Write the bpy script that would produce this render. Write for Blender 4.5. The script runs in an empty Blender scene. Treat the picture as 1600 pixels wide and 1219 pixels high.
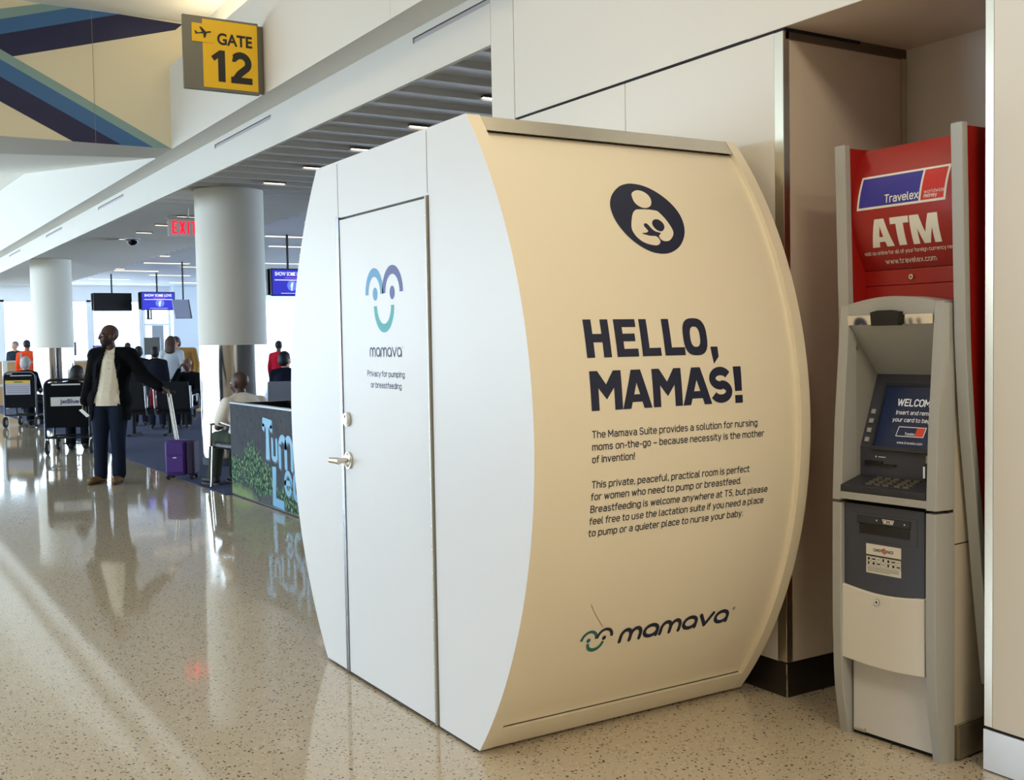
import bpy, bmesh, math, random
from mathutils import Vector, Matrix
random.seed(7)
SC = bpy.context.scene
COL = SC.collection
PI = math.pi

# ------------------------------------------------------------------ camera
cam_d = bpy.data.cameras.new('camera'); cam = bpy.data.objects.new('camera', cam_d); COL.objects.link(cam)
cam_d.sensor_width = 36.0; cam_d.sensor_fit = 'HORIZONTAL'; cam_d.lens = 1715.16 * 36.0 / 1600.0
cam_d.clip_end = 600
RIGHT = Vector((0.84973807, -0.52690494, -0.01778741)); DOWN = Vector((-0.03946375, -0.02992621, -0.99877276)); FWD = Vector((0.52572599, 0.8493972, -0.04622308))
cam.matrix_world = Matrix(((RIGHT.x, -DOWN.x, -FWD.x, 0), (RIGHT.y, -DOWN.y, -FWD.y, 0), (RIGHT.z, -DOWN.z, -FWD.z, 1.45), (0, 0, 0, 1)))
SC.camera = cam
# ------------------------------------------------------------------ view, sky, lights
vs = SC.view_settings
vs.view_transform = 'Standard'; vs.look = 'None'; vs.gamma = 1.0; vs.exposure = 0.0; vs.use_curve_mapping = False
SC.render.film_transparent = False
SC.cycles.use_denoising = True
SC.cycles.max_bounces = 10; SC.cycles.diffuse_bounces = 6; SC.cycles.glossy_bounces = 4; SC.cycles.transparent_max_bounces = 12
SC.cycles.sample_clamp_indirect = 6.0
SC.cycles.caustics_reflective = False; SC.cycles.caustics_refractive = False
W = bpy.data.worlds.new('overcast_sky'); SC.world = W; W.use_nodes = True
bg = W.node_tree.nodes['Background']; bg.inputs[0].default_value = (0.76, 0.875, 1.0, 1); bg.inputs[1].default_value = 9.7

def area(name, loc, rot, sx, sy, power=0, color=(1, 1, 1), portal=False, spread=None):
    d = bpy.data.lights.new(name, 'AREA'); d.shape = 'RECTANGLE'; d.size = sx; d.size_y = sy
    d.energy = power; d.color = color
    if portal: d.cycles.is_portal = True
    if spread is not None: d.spread = spread
    o = bpy.data.objects.new(name, d); COL.objects.link(o); o.location = loc; o.rotation_euler = rot
    return o
# daylight portals in the window walls (they only guide sampling of the sky)
area('window_portal', (3.5, 36.25, 1.5), (-PI/2, 0, 0), 25.0, 3.0, portal=True)
area('window_portal', (-9.25, 21.6, 2.2), (0, -PI/2, 0), 3.9, 28.8, portal=True)
# warm lamps of the concourse ceiling
WARM = (1.0, 0.845, 0.60)
for ly, pw in ((-6.5, 72), (-4.0, 82), (-1.5, 74), (1.5, 34), (4.5, 16), (7.5, 16)):
    area('concourse_lamp', (0.9, ly, 4.6), (0, 0, 0), 1.2, 0.6, pw, WARM)
# cove strip above the ceiling edge
area('cove_strip', (3.12, 1.1, 4.25), (0, PI, 0), 0.12, 19.0, 70, (1.0, 0.82, 0.50))
area('window_portal', (18.25, 21.0, 1.7), (0, PI/2, 0), 3.0, 29.0, portal=True)  # portal for the added lounge side windows

# ------------------------------------------------------------------ helpers: materials
def lin(c):
    return tuple((x/12.92 if x <= 0.04045 else ((x+0.055)/1.055)**2.4) for x in (v/255.0 for v in c))
MATS = {}
def mat(name, rgb, rough=0.5, metal=0.0, spec=0.5, emit=None, estr=0.0, coat=0.0, noise=0.0, nscale=20.0, bump=0.0, aniso=0.0, srgb=True):
    if name in MATS: return MATS[name]
    m = bpy.data.materials.new(name); m.use_nodes = True
    nt = m.node_tree; b = nt.nodes['Principled BSDF']
    col = lin(rgb) if srgb else rgb
    b.inputs['Base Color'].default_value = (*col, 1); b.inputs['Roughness'].default_value = rough
    b.inputs['Metallic'].default_value = metal; b.inputs['Specular IOR Level'].default_value = spec
    b.inputs['Coat Weight'].default_value = coat; b.inputs['Coat Roughness'].default_value = 0.05
    if aniso: b.inputs['Anisotropic'].default_value = aniso
    if emit:
        b.inputs['Emission Color'].default_value = (*lin(emit), 1); b.inputs['Emission Strength'].default_value = estr
    if noise or bump:
        tc = nt.nodes.new('ShaderNodeTexCoord'); n = nt.nodes.new('ShaderNodeTexNoise')
        n.inputs['Scale'].default_value = nscale; n.inputs['Detail'].default_value = 4
        nt.links.new(tc.outputs['Object'], n.inputs['Vector'])
        if noise:
            mx = nt.nodes.new('ShaderNodeMix'); mx.data_type = 'RGBA'
            mx.inputs['A'].default_value = (*[c*(1-noise) for c in col], 1); mx.inputs['B'].default_value = (*[min(1, c*(1+noise)) for c in col], 1)
            nt.links.new(n.outputs['Fac'], mx.inputs['Factor']); nt.links.new(mx.outputs['Result'], b.inputs['Base Color'])
        if bump:
            bp = nt.nodes.new('ShaderNodeBump'); bp.inputs['Strength'].default_value = bump; bp.inputs['Distance'].default_value = 0.004
            nt.links.new(n.outputs['Fac'], bp.inputs['Height']); nt.links.new(bp.outputs['Normal'], b.inputs['Normal'])
    MATS[name] = m
    return m

def terrazzo():
    m = bpy.data.materials.new('terrazzo'); m.use_nodes = True; nt = m.node_tree; b = nt.nodes['Principled BSDF']; L = nt.links
    tc = nt.nodes.new('ShaderNodeTexCoord')
    def mixc(fac, a, bb):
        mx = nt.nodes.new('ShaderNodeMix'); mx.data_type = 'RGBA'
        L.new(fac, mx.inputs['Factor'])
        for s, v in (('A', a), ('B', bb)):
            if isinstance(v, tuple): mx.inputs[s].default_value = (*v, 1)
            else: L.new(v, mx.inputs[s])
        return mx.outputs['Result']
    def chips(scale, size, keep, off):
        mp = nt.nodes.new('ShaderNodeMapping'); mp.inputs['Location'].default_value = (off, off*0.7, 0); L.new(tc.outputs['Object'], mp.inputs['Vector'])
        dn = nt.nodes.new('ShaderNodeTexNoise'); dn.inputs['Scale'].default_value = scale*0.8; L.new(mp.outputs['Vector'], dn.inputs['Vector'])
        ad = nt.nodes.new('ShaderNodeVectorMath'); ad.operation = 'MULTIPLY_ADD'; ad.inputs[1].default_value = (0.9/scale,)*3
        L.new(dn.outputs['Color'], ad.inputs[0]); L.new(mp.outputs['Vector'], ad.inputs[2])
        v = nt.nodes.new('ShaderNodeTexVoronoi'); v.inputs['Scale'].default_value = scale; L.new(ad.outputs['Vector'], v.inputs['Vector'])
        lt = nt.nodes.new('ShaderNodeMath'); lt.operation = 'LESS_THAN'; lt.inputs[1].default_value = size; L.new(v.outputs['Distance'], lt.inputs[0])
        sp = nt.nodes.new('ShaderNodeSeparateColor'); L.new(v.outputs['Color'], sp.inputs[0])
        lk = nt.nodes.new('ShaderNodeMath'); lk.operation = 'LESS_THAN'; lk.inputs[1].default_value = keep; L.new(sp.outputs[0], lk.inputs[0])
        mu = nt.nodes.new('ShaderNodeMath'); mu.operation = 'MULTIPLY'; L.new(lt.outputs[0], mu.inputs[0]); L.new(lk.outputs[0], mu.inputs[1])
        return mu.outputs[0]
    n = nt.nodes.new('ShaderNodeTexNoise'); n.inputs['Scale'].default_value = 55; n.inputs['Detail'].default_value = 5; L.new(tc.outputs['Object'], n.inputs['Vector'])
    base = mixc(n.outputs['Fac'], (0.455, 0.395, 0.305), (0.545, 0.48, 0.38))
    base = mixc(chips(70, 0.30, 0.20, 3.1), base, (0.62, 0.57, 0.47))
    base = mixc(chips(80, 0.28, 0.16, 9.7), base, (0.26, 0.18, 0.11))
    base = mixc(chips(56, 0.27, 0.30, 1.3), base, (0.020, 0.019, 0.020))
    base = mixc(chips(95, 0.28, 0.16, 5.3), base, (0.045, 0.036, 0.034))
    L.new(base, b.inputs['Base Color'])
    b.inputs['Roughness'].default_value = 0.055; b.inputs['Specular IOR Level'].default_value = 0.70
    n2 = nt.nodes.new('ShaderNodeTexNoise'); n2.inputs['Scale'].default_value = 1.6; L.new(tc.outputs['Object'], n2.inputs['Vector'])
    bp = nt.nodes.new('ShaderNodeBump'); bp.inputs['Strength'].default_value = 0.10; bp.inputs['Distance'].default_value = 0.004
    L.new(n2.outputs['Fac'], bp.inputs['Height']); L.new(bp.outputs['Normal'], b.inputs['Normal'])
    return m
def glassm():
    m = bpy.data.materials.new('window_glass'); m.use_nodes = True; nt = m.node_tree; nt.nodes.remove(nt.nodes['Principled BSDF'])
    out = nt.nodes['Material Output']; t = nt.nodes.new('ShaderNodeBsdfTransparent'); t.inputs[0].default_value = (0.93, 0.97, 0.98, 1)
    g = nt.nodes.new('ShaderNodeBsdfGlossy'); g.inputs['Roughness'].default_value = 0.02
    f = nt.nodes.new('ShaderNodeFresnel'); f.inputs[0].default_value = 1.4; mx = nt.nodes.new('ShaderNodeMixShader')
    ge = nt.nodes.new('ShaderNodeNewGeometry'); iv = nt.nodes.new('ShaderNodeMath'); iv.operation = 'SUBTRACT'; iv.inputs[0].default_value = 1.0; nt.links.new(ge.outputs['Backfacing'], iv.inputs[1])
    mu = nt.nodes.new('ShaderNodeMath'); mu.operation = 'MULTIPLY'; nt.links.new(f.outputs[0], mu.inputs[0]); nt.links.new(iv.outputs[0], mu.inputs[1])
    nt.links.new(mu.outputs[0], mx.inputs[0]); nt.links.new(t.outputs[0], mx.inputs[1]); nt.links.new(g.outputs[0], mx.inputs[2]); nt.links.new(mx.outputs[0], out.inputs[0])
    return m
def muralm():
    # forest picture on the kiosk: dusk blue-grey above, leafy bushes, pale grass, a log (object coords: y along the face, z up)
    m = bpy.data.materials.new('forest_print'); m.use_nodes = True; nt = m.node_tree; b = nt.nodes['Principled BSDF']; L = nt.links
    tc = nt.nodes.new('ShaderNodeTexCoord'); sx = nt.nodes.new('ShaderNodeSeparateXYZ'); L.new(tc.outputs['Object'], sx.inputs[0])
    def math_(op, a, bb=None, c=None, cl=False):
        n = nt.nodes.new('ShaderNodeMath'); n.operation = op; n.use_clamp = cl
        for i, v in enumerate((a, bb, c)):
            if v is None: continue
            if isinstance(v, (int, float)): n.inputs[i].default_value = v
            else: L.new(v, n.inputs[i])
        return n.outputs[0]
    def noise(scale, detail=4):
        n = nt.nodes.new('ShaderNodeTexNoise'); n.inputs['Scale'].default_value = scale; n.inputs['Detail'].default_value = detail; L.new(tc.outputs['Object'], n.inputs['Vector']); return n.outputs['Fac']
    def mixc(fac, a, bb):
        mx = nt.nodes.new('ShaderNodeMix'); mx.data_type = 'RGBA'; L.new(fac, mx.inputs['Factor'])
        for s, v in (('A', a), ('B', bb)):
            if isinstance(v, tuple): mx.inputs[s].default_value = (*v, 1)
            else: L.new(v, mx.inputs[s])
        return mx.outputs['Result']
    y, z = sx.outputs['Y'], sx.outputs['Z']
    def blob(cy, cz, ry, rz, soft=0.25, wob=0.9, sc=9):
        dy = math_('DIVIDE', math_('SUBTRACT', y, cy), ry); dz = math_('DIVIDE', math_('SUBTRACT', z, cz), rz)
        d = math_('SQRT', math_('ADD', math_('MULTIPLY', dy, dy), math_('MULTIPLY', dz, dz)))
        d = math_('ADD', d, math_('MULTIPLY', math_('SUBTRACT', noise(sc), 0.5), wob))
        return math_('MULTIPLY', math_('SUBTRACT', 1.0, d), 1.0/soft, cl=True)
    c = mixc(noise(6), (0.028, 0.032, 0.044), (0.066, 0.072, 0.092))
    c = mixc(math_('MULTIPLY', math_('GREATER_THAN', noise(26, 2), 0.62), blob(9.6, 0.72, 0.9, 0.3)), c, (0.026, 0.028, 0.034))
    lc = nt.nodes.new('ShaderNodeValToRGB'); L.new(noise(30, 6), lc.inputs[0])
    lc.color_ramp.elements[0].color = (0.008, 0.020, 0.018, 1); lc.color_ramp.elements[0].position = 0.42; lc.color_ramp.elements[1].color = (0.26, 0.40, 0.20, 1); lc.color_ramp.elements[1].position = 0.68
    e = lc.color_ramp.elements.new(0.54); e.color = (0.055, 0.14, 0.075, 1)
    for args in ((9.78, 0.33, 0.33, 0.24), (10.25, 0.24, 0.25, 0.17), (9.45, 0.22, 0.35, 0.2), (8.7, 0.1, 0.5, 0.22)):
        c = mixc(blob(*args), c, lc.outputs[0])
    c = mixc(blob(10.15, -0.02, 0.62, 0.16, 0.4, 0.5), c, mixc(noise(18), (0.09, 0.15, 0.055), (0.27, 0.36, 0.15)))
    c = mixc(blob(9.25, 0.03, 0.36, 0.09, 0.15, 0.3), c, mixc(noise(30), (0.03, 0.035, 0.04), (0.12, 0.125, 0.13)))
    L.new(c, b.inputs['Base Color']); b.inputs['Roughness'].default_value = 0.65; b.inputs['Specular IOR Level'].default_value = 0.15
    return m

# ------------------------------------------------------------------ helpers: geometry
class G:
    def __init__(s): s.bm = bmesh.new()
    def face(s, pts):
        return s.bm.faces.new([s.bm.verts.new(p) for p in pts])
    def box(s, x0, x1, y0, y1, z0, z1):
        v = [s.bm.verts.new((x, y, z)) for x in (x0, x1) for y in (y0, y1) for z in (z0, z1)]
        for f in ((0, 1, 3, 2), (4, 6, 7, 5), (0, 4, 5, 1), (2, 3, 7, 6), (0, 2, 6, 4), (1, 5, 7, 3)): s.bm.faces.new([v[i] for i in f])
        return s
    def prism(s, pts, vec):
        vec = Vector(vec); a = [s.bm.verts.new(p) for p in pts]; b = [s.bm.verts.new(Vector(p)+vec) for p in pts]; n = len(a)
        s.bm.faces.new(a[::-1]); s.bm.faces.new(b)
        for i in range(n): s.bm.faces.new((a[i], a[(i+1) % n], b[(i+1) % n], b[i]))
        return s
    def loft(s, rings, closed=True, caps=True):
        vr = [[s.bm.verts.new(p) for p in r] for r in rings]; n = len(vr[0])
        for i in range(len(vr)-1):
            for j in range(n if closed else n-1):
                s.bm.faces.new((vr[i][j], vr[i][(j+1) % n], vr[i+1][(j+1) % n], vr[i+1][j]))
        if caps and closed: s.bm.faces.new(vr[0][::-1]); s.bm.faces.new(vr[-1])
        return s
    def cap(s, a, b, ra, rb, side=None, fl=1.0, seg=14, hemi=4):
        a, b = Vector(a), Vector(b); d = b-a
        if d.length < 1e-6: d = Vector((0, 0, 1e-5))
        dn = d.normalized()
        u = Vector(side) if side is not None else (Vector((1, 0, 0)) if abs(dn.x) < 0.8 else Vector((0, 1, 0)))
        u = (u-dn*u.dot(dn)).normalized(); v = dn.cross(u)
        rings = []
        for i in range(hemi+1):
            t = -PI/2+PI/2*i/hemi; r = max(ra*math.cos(t), ra*0.03); c = a+dn*(ra*min(1, fl+0.15)*math.sin(t))
            rings.append([c+u*(r*math.cos(q))+v*(r*fl*math.sin(q)) for q in (2*PI*k/seg for k in range(seg))])
        for i in range(hemi+1):
            t = PI/2*i/hemi; r = max(rb*math.cos(t), rb*0.03); c = b+dn*(rb*min(1, fl+0.15)*math.sin(t))
            rings.append([c+u*(r*math.cos(q))+v*(r*fl*math.sin(q)) for q in (2*PI*k/seg for k in range(seg))])
        return s.loft(rings)
    def ell(s, c, rx, ry, rz, mtx=None, seg=20, rg=12):
        mtx = mtx or Matrix.Identity(3); c = Vector(c); rings = []
        for i in range(rg+1):
            t = -PI/2+PI*i/rg; q = max(math.cos(t), 0.02)
            rings.append([c+mtx @ Vector((rx*q*math.cos(p), ry*q*math.sin(p), rz*math.sin(t))) for p in (2*PI*k/seg for k in range(seg))])
        return s.loft(rings)
    def cyl(s, a, b, r, seg=20, r2=None):
        a, b = Vector(a), Vector(b); dn = (b-a).normalized(); u = Vector((1, 0, 0)) if abs(dn.x) < 0.8 else Vector((0, 1, 0))
        u = (u-dn*u.dot(dn)).normalized(); v = dn.cross(u); r2 = r if r2 is None else r2
        return s.loft([[c+u*(q*math.cos(t))+v*(q*math.sin(t)) for t in (2*PI*k/seg for k in range(seg))] for c, q in ((a, r), (b, r2))])
    def tube(s, path, r, seg=8):
        P = [Vector(p) for p in path]; rings = []; pu = None
        for i, p in enumerate(P):
            d = ((P[min(i+1, len(P)-1)]-p).normalized()+(p-P[max(i-1, 0)]).normalized())
            d = d.normalized() if d.length > 1e-6 else Vector((0, 0, 1))
            u = pu if pu else (Vector((1, 0, 0)) if abs(d.x) < 0.8 else Vector((0, 1, 0)))
            u = (u-d*u.dot(d)).normalized(); v = d.cross(u); pu = u
            rings.append([p+u*(r*math.cos(t))+v*(r*math.sin(t)) for t in (2*PI*k/seg for k in range(seg))])
        return s.loft(rings)
    def obj(s, name, m, parent=None, bevel=0, smooth=None, seg=2):
        bmesh.ops.recalc_face_normals(s.bm, faces=s.bm.faces)
        me = bpy.data.meshes.new(name); s.bm.to_mesh(me); s.bm.free()
        me.materials.append(m)
        o = bpy.data.objects.new(name, me); COL.objects.link(o)
        if parent: o.parent = parent
        if smooth is not None:
            me.polygons.foreach_set('use_smooth', [True]*len(me.polygons))
            try: me.set_sharp_from_angle(angle=math.radians(smooth))
            except Exception: pass
        if bevel:
            bv = o.modifiers.new('bevel', 'BEVEL'); bv.width = bevel; bv.segments = seg; bv.limit_method = 'ANGLE'; bv.angle_limit = math.radians(40)
        return o
def tag(o, label, cat, group=None, kind=None):
    o['label'] = label; o['category'] = cat
    if group: o['group'] = group
    if kind: o['kind'] = kind
    return o
def thing(name, label, cat, loc=(0, 0, 0), rz=0, group=None):
    o = bpy.data.objects.new(name, None); COL.objects.link(o); o.location = loc; o.rotation_euler = (0, 0, rz); o.empty_display_size = 0.1
    return tag(o, label, cat, group)
def struct(o): o['kind'] = 'structure'; return o
def part_label(o, t): o['label'] = t; return o
def copy_tree(o, parent=None):
    c = o.copy(); COL.objects.link(c); c.parent = parent
    for ch in list(o.children): copy_tree(ch, c)
    return c

# ------------------------------------------------------------------ helpers: lettering and flat marks
def text_polys(body, weight=0.0):
    cu = bpy.data.curves.new('lettering', 'FONT'); cu.body = body; cu.size = 1; cu.offset = weight; cu.resolution_u = 5
    o = bpy.data.objects.new('lettering', cu); COL.objects.link(o)
    dg = bpy.context.evaluated_depsgraph_get(); dg.update()
    me = bpy.data.meshes.new_from_object(o.evaluated_get(dg))
    V = [(v.co.x, v.co.y) for v in me.vertices]; F = [tuple(p.vertices) for p in me.polygons]
    bpy.data.objects.remove(o); bpy.data.meshes.remove(me); bpy.data.curves.remove(cu)
    return V, F
CAPH = None
class Decal:
    """flat marks drawn in (s, t) metres and then laid on a surface by fn(s, t)"""
    def __init__(s): s.bm = bmesh.new()
    def poly(s, pts): s.bm.faces.new([s.bm.verts.new((p[0], p[1], 0)) for p in pts]); return s
    def rect(s, x0, x1, y0, y1): return s.poly([(x0, y0), (x1, y0), (x1, y1), (x0, y1)])
    def ring(s, outer, inner):
        a = [s.bm.verts.new((*p, 0)) for p in outer]; b = [s.bm.verts.new((*p, 0)) for p in inner]; n = len(a)
        for i in range(n): s.bm.faces.new((a[i], a[(i+1) % n], b[(i+1) % n], b[i]))
        return s
    def strip(s, A, B):
        a = [s.bm.verts.new((*p, 0)) for p in A]; b = [s.bm.verts.new((*p, 0)) for p in B]
        for i in range(len(a)-1): s.bm.faces.new((a[i], a[i+1], b[i+1], b[i]))
        return s
    def disc(s, cx, cy, rx, ry=None, n=28):
        ry = ry or rx
        return s.poly([(cx+rx*math.cos(2*PI*k/n), cy+ry*math.sin(2*PI*k/n)) for k in range(n)])
    def stroke(s, pts, w, cap=True):
        A, B = [], []
        for i, p in enumerate(pts):
            q = Vector(pts[min(i+1, len(pts)-1)]); r = Vector(pts[max(i-1, 0)]); d = (q-r).normalized(); nn = Vector((-d.y, d.x))*(w/2)
            A.append((p[0]+nn.x, p[1]+nn.y)); B.append((p[0]-nn.x, p[1]-nn.y))
        s.strip(A, B)
        if cap:
            for p, e in ((pts[0], pts[1]), (pts[-1], pts[-2])):
                d = (Vector(p)-Vector(e)).normalized(); a0 = math.atan2(d.y, d.x)
                s.poly([(p[0]+w/2*math.cos(a0-PI/2+PI*k/8), p[1]+w/2*math.sin(a0-PI/2+PI*k/8)) for k in range(9)])
        return s
    def text(s, body, x0, x1, y0, cap, weight=0.0, condense=1.0, center=None):
        global CAPH
        if CAPH is None: CAPH = max(v[1] for v in text_polys('H')[0])
        V, F = text_polys(body, weight)
        xs = [v[0] for v in V]; a, b = min(xs), max(xs); ky = cap/CAPH
        if x1 is not None: kx = (x1-x0)/(b-a)
        else: kx = ky*condense
        ox = x0 if center is None else center-(b-a)*kx/2
        vs_ = [s.bm.verts.new((ox+(v[0]-a)*kx, y0+v[1]*ky, 0)) for v in V]
        for f in F:
            try: s.bm.faces.new([vs_[i] for i in f])
            except ValueError: pass
        return s
    def din(s, body, x0, x1, y0, cap, wt=0.115):
        """narrow technical lettering drawn as strokes, fitted between x0 and x1"""
        tot = 0; lay = []
        for i, ch in enumerate(body):
            if ch == ' ': tot += 0.27; continue
            w, st = DIN[ch]; lay.append((tot, st)); tot += w+(0.21 if i < len(body)-1 else 0)
        t = wt*cap; kx = (x1-x0-t)/tot
        for ox, st in lay:
            for pl in st:
                P_ = [(x0+t/2+(ox+p[0])*kx, y0+t/2+p[1]*(cap-t)) for p in pl]; run = [P_[0]]
                for k in range(1, len(P_)):
                    run.append(P_[k])
                    if k < len(P_)-1:
                        a, b = Vector(P_[k])-Vector(P_[k-1]), Vector(P_[k+1])-Vector(P_[k])
                        if a.length > 1e-9 and b.length > 1e-9 and a.angle(b) > 0.9: s.stroke(run, t); run = [P_[k]]
                s.stroke(run, t)
        return s
    def obj(s, name, m, fn, parent=None, cut=None):
        if cut:
            ys = [v.co.y for v in s.bm.verts]; y = math.floor(min(ys)/cut)*cut
            while y < max(ys):
                bmesh.ops.bisect_plane(s.bm, geom=s.bm.verts[:]+s.bm.edges[:]+s.bm.faces[:], plane_co=(0, y, 0), plane_no=(0, 1, 0), dist=1e-6); y += cut
        for v in s.bm.verts: v.co = fn(v.co.x, v.co.y)
        me = bpy.data.meshes.new(name); s.bm.to_mesh(me); s.bm.free(); me.materials.append(m)
        o = bpy.data.objects.new(name, me); COL.objects.link(o)
        if parent: o.parent = parent
        return o
def smooth_loop(pts, n=3):
    # closed Catmull-Rom through the points
    out = []; N = len(pts)
    for i in range(N):
        p0, p1, p2, p3 = (Vector(pts[(i+k-1) % N]) for k in range(4))
        for j in range(n):
            t = j/n; out.append(tuple(0.5*((2*p1)+(p2-p0)*t+(2*p0-5*p1+4*p2-p3)*t*t+(3*p1-p0-3*p2+p3)*t**3)))
    return out
def arc(cx, cy, rx, ry, a0, a1, n=24):
    return [(cx+rx*math.cos(math.radians(a0+(a1-a0)*k/n)), cy+ry*math.sin(math.radians(a0+(a1-a0)*k/n))) for k in range(n+1)]

def _rr(x0, x1, y0, y1, r=0.21):
    c = arc(x1-r, y1-r, r, r, 0, 90, 8)+arc(x0+r, y1-r, r, r, 90, 180, 8)+arc(x0+r, y0+r, r, r, 180, 270, 8)+arc(x1-r, y0+r, r, r, 270, 360, 8); return c+[c[0]]
_b = _rr(0, .44, 0, .72); _n = arc(.22, .50, .22, .22, 180, 0, 12)+[(.44, 0)]
DIN = {
 'a': (.43, [[(.05, .65)]+arc(.22, .53, .21, .19, 120, 0, 10)+[(.43, 0)], [(.43, .42), (.20, .42)]+arc(.20, .21, .20, .21, 90, 270, 10)+[(.28, 0), (.43, .08)]]),
 'b': (.44, [[(0, 1), (0, 0)], _b]), 'c': (.40, [arc(.22, .50, .22, .22, 25, 180, 10)+arc(.22, .22, .22, .22, 180, 335, 10)]), 'd': (.44, [[(.44, 1), (.44, 0)], _b]),
 'e': (.44, [[(.01, .37), (.44, .37)]+arc(.22, .50, .22, .22, 0, 180, 12)+arc(.22, .22, .22, .22, 180, 325, 10)]), 'f': (.24, [[(.26, 1)]+arc(.22, .84, .14, .16, 90, 180, 6)+[(.08, 0)], [(-.04, .70), (.24, .70)]]),
 'g': (.44, [_b, [(.44, .72), (.44, -.06)]+arc(.22, -.06, .22, .20, 0, -140, 10)]), 'h': (.44, [[(0, 1), (0, 0)], _n]), 'i': (.0, [[(0, .72), (0, 0)], [(0, .92), (0, .98)]]),
 'k': (.42, [[(0, 1), (0, 0)], [(.38, .72), (.02, .30)], [(.14, .44), (.42, 0)]]), 'l': (.12, [[(0, 1), (0, .12)]+arc(.12, .12, .12, .12, 180, 270, 5)]),
 'm': (.68, [[(0, .72), (0, 0)], arc(.17, .54, .17, .18, 180, 0, 10)+[(.34, 0)], arc(.51, .54, .17, .18, 180, 0, 10)+[(.68, 0)]]), 'n': (.44, [[(0, .72), (0, 0)], _n]), 'o': (.44, [_b]),
 'p': (.44, [[(0, .72), (0, -.26)], _b]), 'q': (.44, [[(.44, .72), (.44, -.26)], _b]), 'r': (.26, [[(0, .72), (0, 0)], arc(.20, .52, .20, .20, 180, 65, 8)]),
 's': (.40, [arc(.20, .545, .19, .175, 35, 270, 10)+arc(.20, .185, .20, .185, 90, -145, 10)]), 't': (.26, [[(.08, .95), (.08, .16)]+arc(.22, .16, .14, .16, 180, 270, 6)+[(.27, 0)], [(-.04, .70), (.26, .70)]]),
 'u': (.44, [[(0, .72), (0, .22)]+arc(.22, .22, .22, .22, 180, 360, 10), [(.44, .72), (.44, 0)]]), 'v': (.42, [[(0, .72), (.21, 0)], [(.21, 0), (.42, .72)]]),
 'w': (.66, [[(0, .72), (.17, 0)], [(.17, 0), (.33, .68)], [(.33, .68), (.49, 0)], [(.49, 0), (.66, .72)]]), 'x': (.42, [[(0, .72), (.42, 0)], [(0, 0), (.42, .72)]]), 'y': (.44, [[(0, .72), (.22, 0)], [(.44, .72), (.18, -.18), (.05, -.26)]]),
 '.': (.0, [[(0, 0), (0, .05)]]), ',': (.03, [[(.03, .06), (.0, -.13)]]), '!': (.02, [[(.01, 1), (.01, .34)], [(.01, 0), (.01, .04)]]), '-': (.24, [[(0, .36), (.24, .36)]]), '\u2013': (.44, [[(0, .36), (.44, .36)]]),
 'T': (.50, [[(0, 1), (.50, 1)], [(.25, 1), (.25, 0)]]), 'M': (.62, [[(0, 0), (0, 1)], [(0, 1), (.31, .30)], [(.31, .30), (.62, 1)], [(.62, 1), (.62, 0)]]), 'S': (.50, [arc(.25, .75, .24, .25, 30, 270, 12)+arc(.25, .25, .25, .25, 90, -150, 12)]),
 'B': (.48, [[(0, 0), (0, 1), (.24, 1)]+arc(.24, .76, .21, .24, 90, -90, 10)+[(0, .52)], [(.24, .52)]+arc(.24, .26, .24, .26, 90, -90, 10)+[(0, 0)]]), 'P': (.48, [[(0, 0), (0, 1), (.23, 1)]+arc(.23, .73, .25, .27, 90, -90, 10)+[(0, .46)]]),
 'I': (.0, [[(0, 0), (0, 1)]]), 'W': (.80, [[(0, 1), (.2, 0)], [(.2, 0), (.4, .95)], [(.4, .95), (.6, 0)], [(.6, 0), (.8, 1)]]), 'E': (.44, [[(.44, 1), (0, 1), (0, 0), (.44, 0)], [(0, .52), (.38, .52)]]), 'L': (.42, [[(0, 1), (0, 0), (.42, 0)]]),
 'C': (.48, [arc(.25, .72, .25, .28, 20, 180, 10)+arc(.25, .28, .25, .28, 180, 340, 10)]), 'O': (.52, [_rr(0, .52, 0, 1, .25)]), '5': (.46, [[(.42, 1), (.06, 1), (.03, .54)]+arc(.22, .32, .24, .32, 125, -145, 12)]),
}

# ------------------------------------------------------------------ materials
M_white = mat('white_wall_panel', (224, 220, 214), 0.42)
M_hdr = mat('white_header_paint', (218, 215, 209), 0.55)
M_soff = mat('soffit_paint', (205, 202, 195), 0.6)
M_ceil = mat('white_ceiling_paint', (236, 234, 228), 0.7)
M_plank = mat('grey_ceiling_plank', (226, 224, 220), 0.5)
M_niche = mat('niche_panel', (214, 204, 192), 0.35)
M_steel = mat('brushed_steel', (214, 208, 194), 0.30, 1.0)
M_chrome = mat('polished_steel', (225, 226, 228), 0.06, 1.0)
M_column_steel = mat('column_steel', (200, 200, 202), 0.13, 1.0)
M_black = mat('black_plastic', (18, 18, 20), 0.35)
M_dark = mat('dark_gap', (14, 13, 13), 0.8)
M_darkbase = mat('dark_bronze_base', (52, 46, 42), 0.32, 0.4)
M_floor = terrazzo()
M_carpet = mat('blue_carpet', (40, 52, 92), 0.95, noise=0.35, nscale=160, bump=0.6)
M_glass = glassm()
M_frame = mat('white_window_frame', (238, 242, 245), 0.5)
M_grout = mat('joint_grey', (150, 146, 140), 0.6)

# ================================================================== SETTING
g = G(); g.face([(-9, -9, 0), (18, -9, 0), (18, 36, 0), (-9, 36, 0)]); struct(g.obj('floor', M_floor))
g = G(); g.prism([(3.26, 5.45, 0.001), (18, 5.45, 0.001), (18, 36, 0.001), (3.17, 36, 0.001), (3.17, 10.42, 0.001), (3.26, 10.38, 0.001)], (0, 0, 0.006)); struct(g.obj('floor_carpet', M_carpet))
XW = 3.187
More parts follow.
